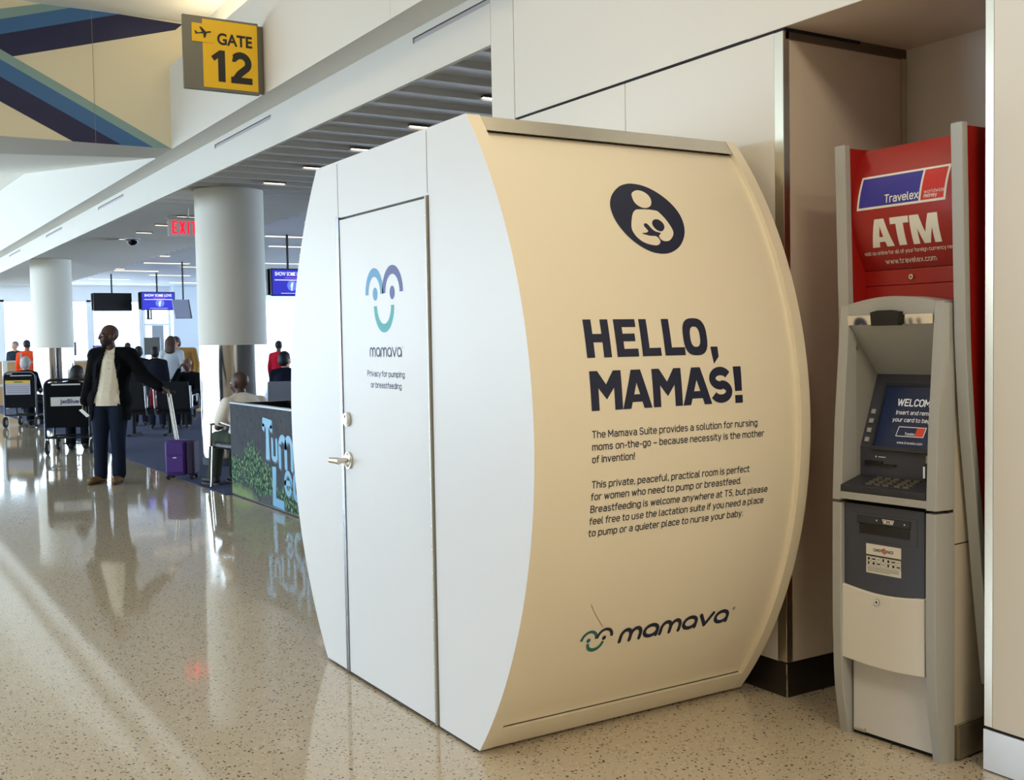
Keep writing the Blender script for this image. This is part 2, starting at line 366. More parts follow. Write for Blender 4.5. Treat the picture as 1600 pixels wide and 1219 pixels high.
# right-hand wall: flush panels, the niche and the header that spans it
g = G(); g.box(XW, 3.60, 3.153, 4.100, 0.14, 2.628); g.box(XW, 3.60, 4.106, 5.066, 0.14, 2.628)
g.box(XW+0.006, 3.60, 3.15, 5.066, 0.0, 2.70); g.box(XW+0.002, 3.60, 5.075, 5.31, 0.14, 5.3)
struct(g.obj('wall_right', M_white))
g = G(); g.box(XW, 4.30, -9, 5.066, 2.642, 5.3); struct(g.obj('wall_header', M_white))
g = G(); g.box(XW+0.004, 3.62, 3.1, 5.31, 2.628, 2.642); struct(g.obj('trim_1', M_dark))
g = G(); g.box(3.215, 3.915, 3.108, 3.30, 0.14, 2.60); struct(g.obj('wall_niche_side', M_niche))
g = G(); g.box(3.91, 4.10, 2.0, 3.3, 0.0, 2.75); struct(g.obj('wall_niche_back', M_white))
g = G(); g.box(XW, 4.0, -9, 3.30, 2.64, 2.6415); struct(g.obj('ceiling_niche', M_niche))
g = G(); g.box(3.20, 3.91, 3.104, 3.125, 2.598, 2.640); struct(g.obj('trim_2', mat('bronze_trim', (112, 103, 92), 0.35, 0.7)))
g = G(); g.box(3.878, 3.912, 3.100, 3.125, 0.14, 2.60); struct(g.obj('trim_3', M_steel))
g = G(); g.box(XW-0.001, 3.22, 3.104, 3.153, 0.142, 2.628); struct(g.obj('trim_4', M_steel, bevel=0.002))
# bronze base of the pier
g = G(); g.box(XW+0.002, 3.905, 3.106, 5.31, 0.0, 0.138); struct(g.obj('baseboard_pier', M_darkbase))
g = G(); g.box(XW-0.0005, XW+0.004, 3.1035, 3.108, 0.0, 0.136); struct(g.obj('trim_5', M_chrome))
# right pier in the foreground
g = G(); g.box(XW, 4.1, -9, 2.193, 0.148, 2.642); struct(g.obj('wall_near', M_white))
g = G(); g.box(XW-0.001, 4.09, 2.193, 2.2245, 0.148, 2.642); struct(g.obj('trim_6', M_steel, bevel=0.0015))
g = G(); g.box(XW-0.004, 4.09, -9, 2.2245, 0.004, 0.139); struct(g.obj('baseboard_near', mat('satin_steel', (226, 228, 230), 0.34, 0.85)))
g = G(); g.box(XW+0.005, 4.09, -9, 2.222, 0.0, 0.15); struct(g.obj('trim_7', M_dark))
# beam over the gate lounge: fascia, soffit and header
g = G()
g.box(XW, XW+0.03, 5.31, 36, 3.09, 3.318); g.box(XW, XW+0.03, 5.31, 36, 3.354, 3.40)
vents = [(5.0, 6.262), (8.885, 10.46), (14.3, 15.85), (18.6, 20.12), (23.1, 24.7)]
ys = [5.31]+[v for p in vents for v in p][1:]+[36]
for a, b in zip(ys[1::2], ys[2::2]): g.box(XW, XW+0.03, a, b, 3.318, 3.354)
struct(g.obj('wall_fascia', M_hdr))
g = G(); g.box(XW-0.228, 3.6, 5.31, 36, 3.40, 3.42); struct(g.obj('ceiling_soffit', M_soff))
g = G(); g.box(2.957, 3.186, -9, 6.10, 3.3995, 4.21); g.box(2.957, 3.186, 6.104, 11.12, 3.3995, 4.21); g.box(2.957, 3.186, 11.30, 36, 3.3995, 5.3); g.box(2.957, 3.186, 11.12, 11.30, 3.3995, 4.20)
struct(g.obj('wall_upper_header', M_hdr))
for i, (a, b) in enumerate(vents):
    t = thing('air_vent', ['grey slot vent in the beam closest to the white booth', 'grey slot vent in the beam below the gate 12 sign', 'grey slot vent in the beam above the EXIT sign', 'short grey slot vent in the beam, fourth from the booth', 'grey slot vent in the beam where it meets the distant column'][i], 'vent', (XW, a, 3.318), 0, 'slot vents along the beam')
    q = G(); q.box(0.010, 0.028, 0, b-a, 0.0, 0.036); q.obj('back_plate', mat('vent_grey', (176, 172, 174), 0.5), t)
    q = G(); q.box(0.007, 0.011, 0, b-a, 0.032, 0.0355); q.box(0.007, 0.011, 0, 0.008, 0.001, 0.032); q.obj('slot_edge', M_dark, t)
# bulkhead across the concourse with painted stripes
g = G(); g.box(-9, 2.957, 11.12, 11.4, 3.402, 4.72); g.box(2.957, 3.45, 11.12, 11.4, 4.2, 4.72); struct(g.obj('wall_bulkhead', mat('cove_lit_bulkhead', (238, 228, 200), 0.55)))  # the cove's warm light is put into the bulkhead's base colour
g = G(); g.prism([(-9, 11.121, 3.40), (2.957, 11.121, 3.40), (2.957, 11.74, 3.40), (-9, 14.98, 3.40)], (0, 0, 0.015)); struct(g.obj('ceiling_bulkhead_soffit', M_soff))
g = G()
g.face([(2.957, 11.74, 3.405), (-9, 14.98, 3.405), (-9, 24, 4.56), (2.957, 20.6, 4.45)]); g.face([(2.957, 20.6, 4.45), (-9, 24, 4.56), (-9, 36, 4.95), (2.957, 36, 4.95)])
struct(g.obj('ceiling_vault', M_ceil))
stripes = {
 'teal': [[(-0.6, 3.92), (1.439, 4.559), (1.795, 4.655), (2.056, 4.655), (1.436, 4.464), (-0.6, 3.83)], [(1.10, 4.364), (1.426, 4.193), (2.957, 3.400), (2.78, 3.400), (1.423, 4.101), (1.10, 4.268)]],
 'mid': [[(-0.6, 3.83), (1.436, 4.464), (2.056, 4.655), (2.493, 4.655), (1.431, 4.327), (-0.6, 3.70)], [(1.10, 4.268), (1.423, 4.101), (2.78, 3.400), (2.479, 3.400), (1.417, 3.943), (1.10, 4.105)]],
 'navy': [[(-0.6, 3.70), (1.431, 4.327), (2.493, 4.655), (3.10, 4.640), (3.03, 4.575), (1.554, 4.144), (-0.6, 3.52)], [(1.10, 4.105), (1.417, 3.943), (2.479, 3.400), (2.03, 3.400), (1.409, 3.716), (1.10, 3.873)]]}
for k, m in (('teal', mat('teal_stripe_paint', (140, 172, 172), 0.5)), ('mid', mat('blue_stripe_paint', (62, 112, 168), 0.5)), ('navy', mat('navy_stripe_paint', (28, 32, 78), 0.5))):
    for i, pts in enumerate(stripes[k]):
        d = Decal()
        if k == 'navy' and not i: d.poly([pts[0], pts[1], pts[5], pts[6]]); d.poly([pts[1], pts[2], pts[3], pts[4], pts[5]])
        else: d.poly([pts[0], pts[1], pts[4], pts[5]]); d.poly([pts[1], pts[2], pts[3], pts[4]])
        struct(d.obj('wall_bulkhead_stripe', m, lambda s, t: Vector((s, 11.1190-0.0006*i, t))))
g = G(); g.box(2.236, 2.239, 11.1165, 11.12, 3.40, 4.70); struct(g.obj('trim_8', M_grout))
# concourse ceiling with a lit cove at its edge
g = G(); g.box(3.27, 3.45, -9, 11.12, 4.19, 4.70); g.box(3.186, 3.27, -9, 11.12, 4.19, 4.21); struct(g.obj('wall_cove_back', M_hdr))
g = G(); g.box(-9, 3.45, -9, 11.12, 4.655, 4.70); struct(g.obj('ceiling_concourse', M_ceil))
g = G(); g.box(-9, 4.0, -9, 36, 5.30, 5.35); struct(g.obj('ceiling_roof', M_ceil))
# gate lounge ceiling: tilted planks, then a flat pale field
g = G(); y = 5.31; pw = 0.42
while y < 36:
    y1 = min(y+pw, 36); g.prism([(XW+0.03, y, 3.300), (XW+0.03, y1, 3.352), (XW+0.03, y1, 3.38), (XW+0.03, y, 3.38)], (5.9-XW-0.03, 0, 0)); y = y1
struct(g.obj('ceiling_lounge', M_plank))
g = G(); g.box(5.9, 18, 5.31, 36, 3.345, 3.40); struct(g.obj('ceiling_lounge_field', mat('pale_ceiling_tile', (240, 240, 240), 0.6)))
# outer walls
g = G(); g.box(3.3, 18, 5.31, 5.40, 0, 3.38); struct(g.obj('wall_lounge_back', mat('lounge_back_wall', (92, 84, 78), 0.6)))
g = G(); g.box(18, 18.2, 5.31, 36.3, 0, 0.3); g.box(18, 18.2, 5.31, 36.3, 3.0, 3.5)
for k in range(7): g.box(18, 18.2, 5.31+5*k, 5.45+5*k, 0.3, 3.0)
struct(g.obj('wall_lounge_side', M_white))
g = G(); g.box(18.05, 18.06, 5.31, 36.0, 0.3, 3.0); struct(g.obj('window_10', M_glass))  # unseen side windows added to bring daylight into the lounge
g = G(); g.box(-9.2, 18.2, -9.2, -9, 0, 5.35); struct(g.obj('wall_back', M_white))
g = G(); g.box(-9.3, -9, -9, 36.3, 0, 0.3); g.box(-9.3, -9, -9, 36.3, 4.1, 5.35); g.box(-9.3, -9, -9, 7.2, 0.3, 4.1)
for k in range(6): g.box(-9.3, -9, 7.1+5.76*k, 7.3+5.76*k, 0.3, 4.1)
struct(g.obj('wall_left', M_white))
g = G(); g.box(-9.02, -9.01, 7.2, 36, 0.3, 4.1); struct(g.obj('window_9', M_glass))
# far window wall
ZT = 2.90
g = G(); g.box(-9, 18, 36, 36.2, ZT, 5.35); g.box(-9, 18, 36, 36.2, 0, 0.08)
struct(g.obj('wall_far', mat('pale_far_wall', (246, 248, 250), 0.5)))
g = G(); g.box(9.35, 11.0, 35.6, 36.2, 0, 3.34); struct(g.obj('wall_far_return', mat('blue_shaded_wall', (226, 236, 244), 0.6)))  # bluish shade put into this wall's colour
d1 = G(); d1.box(8.757, 9.12, 35.97, 36.0, 0.01, 2.085); d1 = d1.obj('door_1', mat('grey_door', (160, 164, 172), 0.5)); struct(d1)
q = G(); q.box(9.06, 9.09, 35.93, 35.97, 0.95, 1.07); q.obj('door_handle', M_steel, d1)
mull = [-9, -6, -3, 0, 2.2, 4.35, 6.895, 8.47]
for i in range(len(mull)-1):
    a, b = mull[i], mull[i+1]
    g = G(); g.box(a, a+0.10, 36.0, 36.12, 0.08, ZT); g.box(b-0.10, b, 36.0, 36.12, 0.08, ZT); g.box(a, b, 36.0, 36.12, ZT-0.06, ZT)
    o = struct(g.obj('window_%d' % (i+1), M_frame)); q = G(); q.box(a+0.10, b-0.10, 36.05, 36.06, 0.08, ZT-0.06); q.obj('pane', M_glass, o)
g = G(); g.box(8.48, 8.56, 36.0, 36.12, 0.08, ZT); g.box(9.28, 9.35, 36.0, 36.12, 0.08, ZT); g.box(8.56, 9.28, 36.0, 36.12, 2.085, 2.16); o = struct(g.obj('window_11', M_frame)); q = G(); q.box(8.56, 9.28, 36.05, 36.06, 0.08, ZT); q.obj('pane', M_glass, o)  # glazing added in place of plain wall so the area shows blown-out white
g = G(); g.box(11.0, 11.1, 36.0, 36.12, 0.08, ZT); g.box(14.4, 14.5, 36.0, 36.12, 0.08, ZT); g.box(17.9, 18, 36.0, 36.12, 0.08, ZT); o = struct(g.obj('window_8', M_frame))
q = G(); q.box(11.1, 14.4, 36.05, 36.06, 0.08, ZT); q.obj('pane', M_glass, o); q = G(); q.box(14.5, 17.9, 36.05, 36.06, 0.08, ZT); q.obj('pane', M_glass, o)
# outside
g = G(); g.face([(-250, 36.4, -3), (250, 36.4, -3), (250, 400, -3), (-250, 400, -3)]); struct(g.obj('ground_apron', mat('apron_concrete', (190, 194, 198), 0.9)))
g = G(); g.box(-60, 120, 230, 250, -3, 7.0); g.box(20, 60, 230, 250, 7.0, 10.0); tag(g.obj('terminal_building', mat('hazy_building', (196, 202, 212), 0.9)), 'pale hazy low building outside beyond the bright windows', 'building')

# columns
def column(name, x, y, r, label):
    t = thing(name, label, 'column', (x, y, 0), 0, 'round lounge columns'); t['kind'] = 'thing'
    g = G(); g.cyl((0, 0, 0.007), (0, 0, 0.10), r-0.01, 64); g.obj('base', mat('column_base', (26, 30, 48), 0.6), t, smooth=40)
    g = G(); g.cyl((0, 0, 0.10), (0, 0, 1.44), r-0.004, 64); g.obj('steel_cladding', M_column_steel, t, smooth=40)
    g = G(); g.cyl((0, 0, 1.44), (0, 0, 3.296), r, 64); g.obj('shaft', mat('column_plaster', (222, 219, 210), 0.6), t, smooth=40)
    return t
column('round_column', 4.154, 13.13, 0.405, 'thick round column, white above and polished steel below, behind the seated man in white')
column('round_column', 4.02, 24.96, 0.41, 'round white and steel column beyond the two wheelchairs')

# ================================================================== NURSING POD
PC_Y, PC_Z, PR = 4.664, 1.11, 1.7617
PMID = 3.978
def pod_y(z, off=0.0): return PC_Y-math.sqrt((PR+off)**2-(z-PC_Z)**2)
XF, XB = 1.875, 3.11
pod = thing('nursing_booth', 'large white barrel-shaped nursing booth with lamplight-tinted side wall and HELLO, MAMAS! lettering', 'booth', (XF, PMID, 0))
def PL(p): return (p[0]-XF, p[1]-PMID, p[2])
M_podw = mat('booth_white_laminate', (238, 241, 247), 0.38)
M_podc = mat('booth_lamplight_tint', (240, 233, 216), 0.42)  # warm lamp light is partly put into this cream tint
M_ink = mat('navy_vinyl', (26, 35, 66), 0.5)
ZB, ZTOP = 0.012, 2.224
def outline(x, off=0.0, n=40, zb=ZB, zt=ZTOP):
    zs = [zb+(zt-zb)*k/n for k in range(n+1)]
    near = [(x, pod_y(z, off), z) for z in zs]; far = [(x, 2*PMID-pod_y(z, off), z) for z in zs]
    return near, far
DY0, DY1, DZ = 3.583, 4.434, 1.982
# front slab with the door opening, white face, edge tinted with warm lamp light
near, far = outline(0)
ring = [(y, z) for _, y, z in near]+[(y, z) for _, y, z in far[::-1]]+[(DY1, ZB), (DY1, DZ), (DY0, DZ), (DY0, ZB)]
g = G(); g.prism([PL((XF, y, z)) for y, z in ring], (0.055, 0, 0)); front = g.obj('front_panel', M_podw, pod, smooth=25)
front.data.materials.append(M_podc)
for p in front.data.polygons:
    if abs(p.normal.x) < 0.5 and abs(p.normal.y) > 0.3 and abs(p.center.y) > 0.6: p.material_index = 1
for y in (3.592, 4.422): g = G(); g.box(-0.0012, 0.002, y-PMID-0.0012, y-PMID+0.0012, DZ+0.008, ZTOP-0.01); g.obj('panel_seam', M_grout, pod)
near, far = outline(0, 0.0)
ring = [(y, z) for _, y, z in near]+[(y, z) for _, y, z in far[::-1]]
g = G(); g.prism([PL((3.062, y, z)) for y, z in ring], (0.048, 0, 0)); g.obj('back_panel', M_podc, pod, smooth=25)
# curved side skins
def skin(off, x0, x1, z0, z1, th, mirror=False, n=36):
    g = G(); prof = [(pod_y(z0+(z1-z0)*k/n, off), z0+(z1-z0)*k/n) for k in range(n+1)]
    prof += [(y+th, z) for y, z in prof[::-1]]
    if mirror: prof = [(2*PMID-y, z) for y, z in prof]
    g.prism([PL((x0, y, z)) for y, z in prof], (x1-x0, 0, 0)); return g
skin(-0.020, XF+0.05, 3.07, 0.09, 2.17, 0.03).obj('side_panel', M_podc, pod, smooth=25)
part_label(pod.children[-1], 'curved lamplight-tinted side wall with lettering')
skin(-0.020, XF+0.05, 3.07, 0.09, 2.17, 0.03, True).obj('side_panel', M_podc, pod, smooth=25)
skin(-0.003, XF+0.055, 3.062, 2.166, 2.222, 0.04, n=6).obj('top_strip', M_steel, pod, smooth=25)
part_label(pod.children[-1], 'brushed steel top strip')
skin(-0.003, XF+0.055, 3.062, 2.166, 2.222, 0.04, True, n=6).obj('top_strip', M_steel, pod, smooth=25)
skin(-0.002, XF+0.055, 3.062, ZB, 0.092, 0.05, n=6).obj('base_rail', M_podc, pod, smooth=25)
skin(-0.002, XF+0.055, 3.062, ZB, 0.092, 0.05, True, n=6).obj('base_rail', M_podc, pod, smooth=25)
skin(-0.0188, XF+0.056, 3.061, 0.0925, 0.0955, 0.02, n=2).obj('panel_gap', M_dark, pod); skin(-0.0188, XF+0.056, 3.061, 2.1625, 2.1655, 0.02, n=2).obj('panel_gap', M_dark, pod)
g = G(); g.box(0.06, 1.18, -0.66, 0.66, 2.19, 2.215); g.obj('roof', M_podw, pod)
g = G(); g.box(0.012, 1.22, -0.655, 0.655, 0.0, 0.014); g.obj('shadow_gap', M_dark, pod)  # near-black slab paints the shade in the gap under the booth
g = G(); g.box(0.055, 0.07, DY0-PMID-0.05, DY1-PMID+0.05, 0.012, DZ+0.05); g.obj('door_recess', M_dark, pod)
# door leaf
g = G(); g.box(-0.003, 0.040, DY0+0.020-PMID, DY1-0.028-PMID, 0.014, DZ-0.010); door = g.obj('door_leaf', M_podw, pod, bevel=0.0015)
g = G(); g.box(-0.008, 0.045, DY1-0.025-PMID, DY1+0.001-PMID, 0.014, DZ+0.004); g.obj('strike_strip', mat('strike_steel', (150, 152, 160), 0.22, 0.95), pod, bevel=0.002)
g = G(); g.box(-0.010, 0.040, DY0+0.008-PMID, DY0+0.019-PMID, 0.012, DZ-0.002); hinge = g.obj('hinge_strip', mat('hinge_aluminium', (176, 172, 160), 0.35, 0.6), pod, bevel=0.002)
g = G()
for k in range(22): g.cyl((-0.0112, DY0+0.012-PMID, 0.06+k*0.088), (-0.009, DY0+0.012-PMID, 0.06+k*0.088), 0.0035, 8)
g.obj('hinge_screws', M_steel, hinge)
# lock and lever
def dx(y): return y-PMID
g = G(); g.cyl((-0.003, dx(4.362), 1.120), (-0.016, dx(4.362), 1.120), 0.030, 32); g.cyl((-0.016, dx(4.362), 1.120), (-0.019, dx(4.362), 1.120), 0.024, 32)
lk = g.obj('deadbolt', M_steel, pod, bevel=0.002, smooth=40)
q = G(); q.box(-0.0215, -0.0185, dx(4.362)-0.002, dx(4.362)+0.002, 1.126, 1.138); q.obj('keyhole', M_black, lk)
g = G(); g.cyl((-0.003, dx(4.360), 0.944), (-0.013, dx(4.360), 0.944), 0.036, 32); g.cyl((-0.013, dx(4.360), 0.944), (-0.017, dx(4.360), 0.944), 0.031, 32, 0.026)
g.cyl((-0.015, dx(4.360), 0.944), (-0.060, dx(4.360), 0.944), 0.0115, 20)
rose = g.obj('lever_rose', M_steel, pod, smooth=40)
g = G(); g.loft([[(-0.055+0.0095*math.cos(t)-0.012*k*k, dx(4.350)+0.070*k, 0.944+0.0155*(1-0.25*k)*math.sin(t)) for t in (2*PI*j/14 for j in range(14))] for k in (0, 0.25, 0.5, 0.75, 0.95, 1.0)])
g.obj('lever_handle', M_steel, pod, smooth=50)

# ---- lettering on the lamplight-tinted side
def on_side(s, t): return PL((s, pod_y(t, -0.020+0.0009), t))
def on_side2(s, t): return PL((s, pod_y(t, -0.020+0.0014), t))
def on_side3(s, t): return PL((s, pod_y(t, -0.020+0.0019), t))
ELL = [(2.3542, 1.9266), (2.3774, 1.9582), (2.4166, 1.9871), (2.4527, 2.0007), (2.4882, 2.005), (2.5331, 2.0001), (2.5737, 1.9854), (2.6106, 1.9617), (2.6388, 1.9332), (2.6564, 1.9029), (2.6626, 1.8693), (2.6572, 1.8356), (2.6425, 1.8074), (2.6185, 1.7805), (2.5889, 1.7606), (2.5537, 1.7475), (2.5154, 1.7438), (2.474, 1.7493), (2.4309, 1.768), (2.3945, 1.7948), (2.3671, 1.8271), (2.3508, 1.8613), (2.3467, 1.8962)]
HEAD = [(2.464, 1.9604), (2.4761, 1.9724), (2.4961, 1.9793), (2.519, 1.9778), (2.5379, 1.9675), (2.5461, 1.9524), (2.5441, 1.9367), (2.5335, 1.9221), (2.5134, 1.9133), (2.4932, 1.9131), (2.4735, 1.9218), (2.4633, 1.9366)]
BODY = [(2.455, 1.9015), (2.4699, 1.9055), (2.5107, 1.907), (2.5503, 1.9048), (2.564, 1.8971), (2.5839, 1.8715), (2.5967, 1.8443), (2.5994, 1.8251), (2.5894, 1.8083), (2.5704, 1.794), (2.552, 1.7901), (2.5361, 1.7928), (2.5271, 1.8034), (2.5289, 1.8116), (2.5395, 1.8201), (2.5177, 1.8248), (2.5044, 1.8338), (2.4934, 1.8484), (2.4856, 1.854), (2.4747, 1.8517), (2.4726, 1.8421), (2.4825, 1.8289), (2.4821, 1.8234), (2.4721, 1.819), (2.4513, 1.8163), (2.4691, 1.8108), (2.4912, 1.8075), (2.5113, 1.8077), (2.522, 1.8005), (2.526, 1.7885), (2.5175, 1.7787), (2.5022, 1.7734), (2.4732, 1.776), (2.4464, 1.7845), (2.4256, 1.7999), (2.4136, 1.8208), (2.414, 1.8397), (2.4274, 1.8701), (2.4402, 1.8898)]
BABY = [(2.5126, 1.8546), (2.5205, 1.866), (2.5363, 1.8716), (2.5521, 1.8687), (2.5642, 1.8568), (2.5644, 1.843), (2.5536, 1.8302), (2.5386, 1.8264), (2.5238, 1.8318), (2.5145, 1.8424)]
CUT = 0.02
emb = Decal().poly(smooth_loop(ELL, 3)).obj('nursing_emblem', M_ink, on_side, pod, CUT)
part_label(emb, 'round dark blue emblem of a nursing mother and child')
d = Decal(); d.poly(smooth_loop(HEAD, 3)); d.poly(smooth_loop(BODY, 2)); d.obj('mother_figure', M_podc, on_side2, emb, CUT)
Decal().poly(smooth_loop(BABY, 3)).obj('baby_head', M_ink, on_side3, emb, CUT)

def sup(cx, cy, rx, ry, n=2.8, k=48):
    out = []
    for i in range(k):
        t = 2*PI*i/k; c, s_ = math.cos(t), math.sin(t)
        out.append((cx+rx*math.copysign(abs(c)**(2/n), c), cy+ry*math.copysign(abs(s_)**(2/n), s_)))
    return out
def glyph(d, ch, x0, x1, y0, y1, t):
    w, h = x1-x0, y1-y0; cx = (x0+x1)/2
    if ch == 'H': d.rect(x0, x0+t, y0, y1); d.rect(x1-t, x1, y0, y1); d.rect(x0+t, x1-t, y0+h*0.40, y0+h*0.40+t*0.85)
    elif ch == 'E': d.rect(x0, x0+t, y0, y1); d.rect(x0+t, x1, y0, y0+t*0.82); d.rect(x0+t, x1, y1-t*0.82, y1); d.rect(x0+t, x1-t*0.25, y0+h*0.41, y0+h*0.41+t*0.8)
    elif ch == 'L': d.rect(x0, x0+t, y0, y1); d.rect(x0+t, x1, y0, y0+t*0.85)
    elif ch == 'T': d.rect(x0, x1, y1-t*0.85, y1); d.rect(cx-t/2, cx+t/2, y0, y1-t*0.85)
    elif ch == 'O': d.ring(sup(cx, (y0+y1)/2, w/2, h/2+0.002), sup(cx, (y0+y1)/2, w/2-t, h/2-t*0.85, 2.6))
    elif ch == 'M':
        d.rect(x0, x0+t, y0, y1); d.rect(x1-t, x1, y0, y1); m = y0+h*0.27
        d.poly([(x0+t, y1), (x0+t, y1-t*1.75), (cx, m), (cx, m+t*1.55)]); d.poly([(x1-t, y1), (cx, m+t*1.55), (cx, m), (x1-t, y1-t*1.75)])
    elif ch == 'A':
        k = t*1.06; top = t*0.62
        d.poly([(x0, y0), (x0+k, y0), (cx, y1-t*1.35), (cx, y1), (cx-top, y1)]); d.poly([(x1, y0), (cx+top, y1), (cx, y1), (cx, y1-t*1.35), (x1-k, y0)])
        b0, b1 = y0+h*0.17, y0+h*0.17+t*0.78
        def ix(y): return (y-y0)/(y1-t*1.35-y0)
        d.poly([(x0+k+(cx-x0-k)*ix(b0)-0.002, b0), (x1-k-(x1-k-cx)*ix(b0)+0.002, b0), (x1-k-(x1-k-cx)*ix(b1)+0.002, b1), (x0+k+(cx-x0-k)*ix(b1)-0.002, b1)])
    elif ch == 'S':
        r = t/2; ry = (h/2-r)/2+0.001; rx = w/2-r
        top = arc(cx, y1-r-ry, rx, ry, 25, 270, 22); bot = arc(cx, y0+r+ry, rx, ry, 90, -155, 22)
        d.stroke(top+bot[1:], t*0.92, cap=False)
    elif ch == '!': d.rect(x0, x1, y0, y0+t*0.85); d.poly([(x0+0.0015, y0+t*1.3), (x1-0.0015, y0+t*1.3), (x1+0.001, y1), (x0-0.001, y1)])
    elif ch == ',': d.poly([(x0, y1), (x1, y1), (x1, y1-0.036), (x0+(x1-x0)*0.25, y0), (x0+0.003, y1-0.028)])
d = Decal(); T = 0.0325
for ch, a, b in (('H', 2.1155, 2.2175), ('E', 2.241, 2.3325), ('L', 2.349, 2.4315), ('L', 2.448, 2.539), ('O', 2.537, 2.6465)): glyph(d, ch, a, b, 1.384, 1.511, T)
glyph(d, ',', 2.6565, 2.690, 1.350, 1.411, T)
for ch, a, b in (('M', 2.117, 2.2465), ('A', 2.247, 2.372), ('M', 2.3785, 2.5075), ('A', 2.510, 2.642), ('S', 2.634, 2.742)): glyph(d, ch, a, b, 1.209, 1.340, T)
glyph(d, '!', 2.753, 2.789, 1.207, 1.338, 0.033)
part_label(d.obj('headline_lettering', M_ink, on_side, pod, CUT), 'bold navy HELLO, MAMAS! headline')
d = Decal()
for txt, x1, z in (('The Mamava Suite provides a solution for nursing', 2.857, 1.1222), ('moms on-the-go \u2013 because necessity is the mother', 2.890, 1.0815), ('of invention!', 2.292, 1.0400),
                   ('This private, peaceful, practical room is perfect', 2.822, 0.9555), ('for women who need to pump or breastfeed.', 2.784, 0.9150), ('Breastfeeding is welcome anywhere at T5, but please', 2.920, 0.8730),
                   ('feel free to use the lactation suite if you need a place', 2.905, 0.8325), ('to pump or a quieter place to nurse your baby.', 2.809, 0.7915)):
    if txt.startswith('This'): d.obj('paragraph_lettering', M_ink, on_side, pod, CUT); d = Decal()
    d.din(txt, 2.1145, x1, z-0.0035, 0.0255, 0.138)
d.obj('paragraph_lettering', M_ink, on_side, pod, CUT)
def face_logo(parts, bl, br, sm, fn, parent, cut=None):
    for nm, m, kind, a in parts:
        d = Decal()
        for k, v in zip(kind, a):
            if k == 'r': d.strip(arc(*v[0]), arc(*v[1]))
            else: d.disc(*v)
        d.obj(nm, m, fn, parent, cut)
def half(cx, cy, ro, rvo, ri, rvi, up=True):
    a0, a1 = (180, 0) if up else (180, 360)
    return ((cx, cy, ro, rvo, a0, a1, 32), (cx, cy, ri, rvi, a0, a1, 32))
def wordmark(d, x0, x1, y0, h, t):
    """rounded lower-case m a m a v a drawn as strokes between x0 and x1, x-height h"""
    wm, wa, wv, gp = 1.48, 1.0, 1.0, 0.30; tot = 2*wm+3*wa+wv+5*gp; u = (x1-x0-t)/tot; x = x0+t/2; ya, yb = y0+t/2, y0+h-t/2
    for ch in 'mamava':
        if ch == 'm':
            r = wm*u/4; ry = min(r*1.15, (yb-ya)*0.6)
            d.stroke([(x, ya), (x, yb-ry)]+arc(x+r, yb-ry, r, ry, 180, 0, 14)+[(x+2*r, ya)], t); d.stroke(arc(x+3*r, yb-ry, r, ry, 180, 0, 14)+[(x+4*r, ya)], t); x += wm*u
        elif ch == 'a':
            r = wa*u/2; ry = (yb-ya)/2; cy = (ya+yb)/2
            d.ring([(p[0], p[1]) for p in arc(x+r, cy, r+t/2, ry+t/2, 0, 360, 32)[:-1]], [(p[0], p[1]) for p in arc(x+r, cy, r-t/2, ry-t/2, 0, 360, 32)[:-1]])
            d.stroke([(x+2*r, cy+ry*0.05), (x+2*r, ya)], t); x += wa*u
        else:
            d.stroke([(x, yb), (x+wv*u/2, ya)], t); d.stroke([(x+wv*u/2, ya), (x+wv*u, yb)], t); x += wv*u
        x += gp*u
    return d
M_lt = mat('logo_teal', (38, 110, 122), 0.5); M_lgreen = mat('logo_green', (36, 116, 112), 0.5)
for nm, m, v in (('logo_brow', M_lt, (2.1965, 0.4005, 0.0375, 0.0375, 0.0255, 0.0265)), ('logo_brow', M_ink, (2.2635, 0.4005, 0.0375, 0.0375, 0.0255, 0.0265))):
    a, b = half(*v); d = Decal().strip(arc(*a), arc(*b)); d.disc(v[0], 0.3985, 0.0085); d.obj(nm, m, on_side, pod, CUT)
a, b = half(2.2295, 0.386, 0.0375, 0.0365, 0.0265, 0.0225, False); Decal().strip(arc(*a), arc(*b)).obj('logo_smile', M_lgreen, on_side, pod, CUT)
d = wordmark(Decal(), 2.333, 2.853, 0.3615, 0.0590, 0.0148)
d.ring(arc(2.869, 0.4165, 0.0065, 0.0065, 0, 360, 16)[:-1], arc(2.869, 0.4165, 0.0052, 0.0052, 0, 360, 16)[:-1]); d.text('R', 2.8665, 2.8715, 0.413, 0.007)
d.obj('wordmark_lettering', M_ink, on_side, pod, CUT)
Decal().stroke([(2.1688, 0.541), (2.205, 0.490), (2.245, 0.444)], 0.0016, False).obj('scratch', mat('scratch_brown', (120, 95, 62), 0.7), on_side, pod, CUT)
# ---- lettering on the door (seen from -X: reading direction is -Y)
def on_door(s, t): return (-0.0036, -s-PMID, t)
M_sky = mat('logo_sky_blue', (96, 170, 222), 0.5); M_vio = mat('logo_violet', (84, 92, 164), 0.5); M_aqua = mat('logo_aqua', (72, 184, 194), 0.5); M_txt = mat('door_navy_text', (52, 58, 112), 0.5)
for nm, m, v in (('door_logo_brow', M_sky, (-4.0663, 1.6395, 0.0855, 0.1065, 0.0565, 0.0715)), ('door_logo_brow', M_vio, (-3.8985, 1.6415, 0.0935, 0.1065, 0.0640, 0.0720))):
    a, b = half(*v); d = Decal().strip(arc(*a), arc(*b)); d.disc(-4.0586 if m is M_sky else -3.9009, 1.6410, 0.0225, 0.0265); d.obj(nm, m, on_door, pod)
a, b = half(-3.9790, 1.5925, 0.0930, 0.1065, 0.0650, 0.0725, False); Decal().strip(arc(*a), arc(*b)).obj('door_logo_smile', M_aqua, on_door, pod)
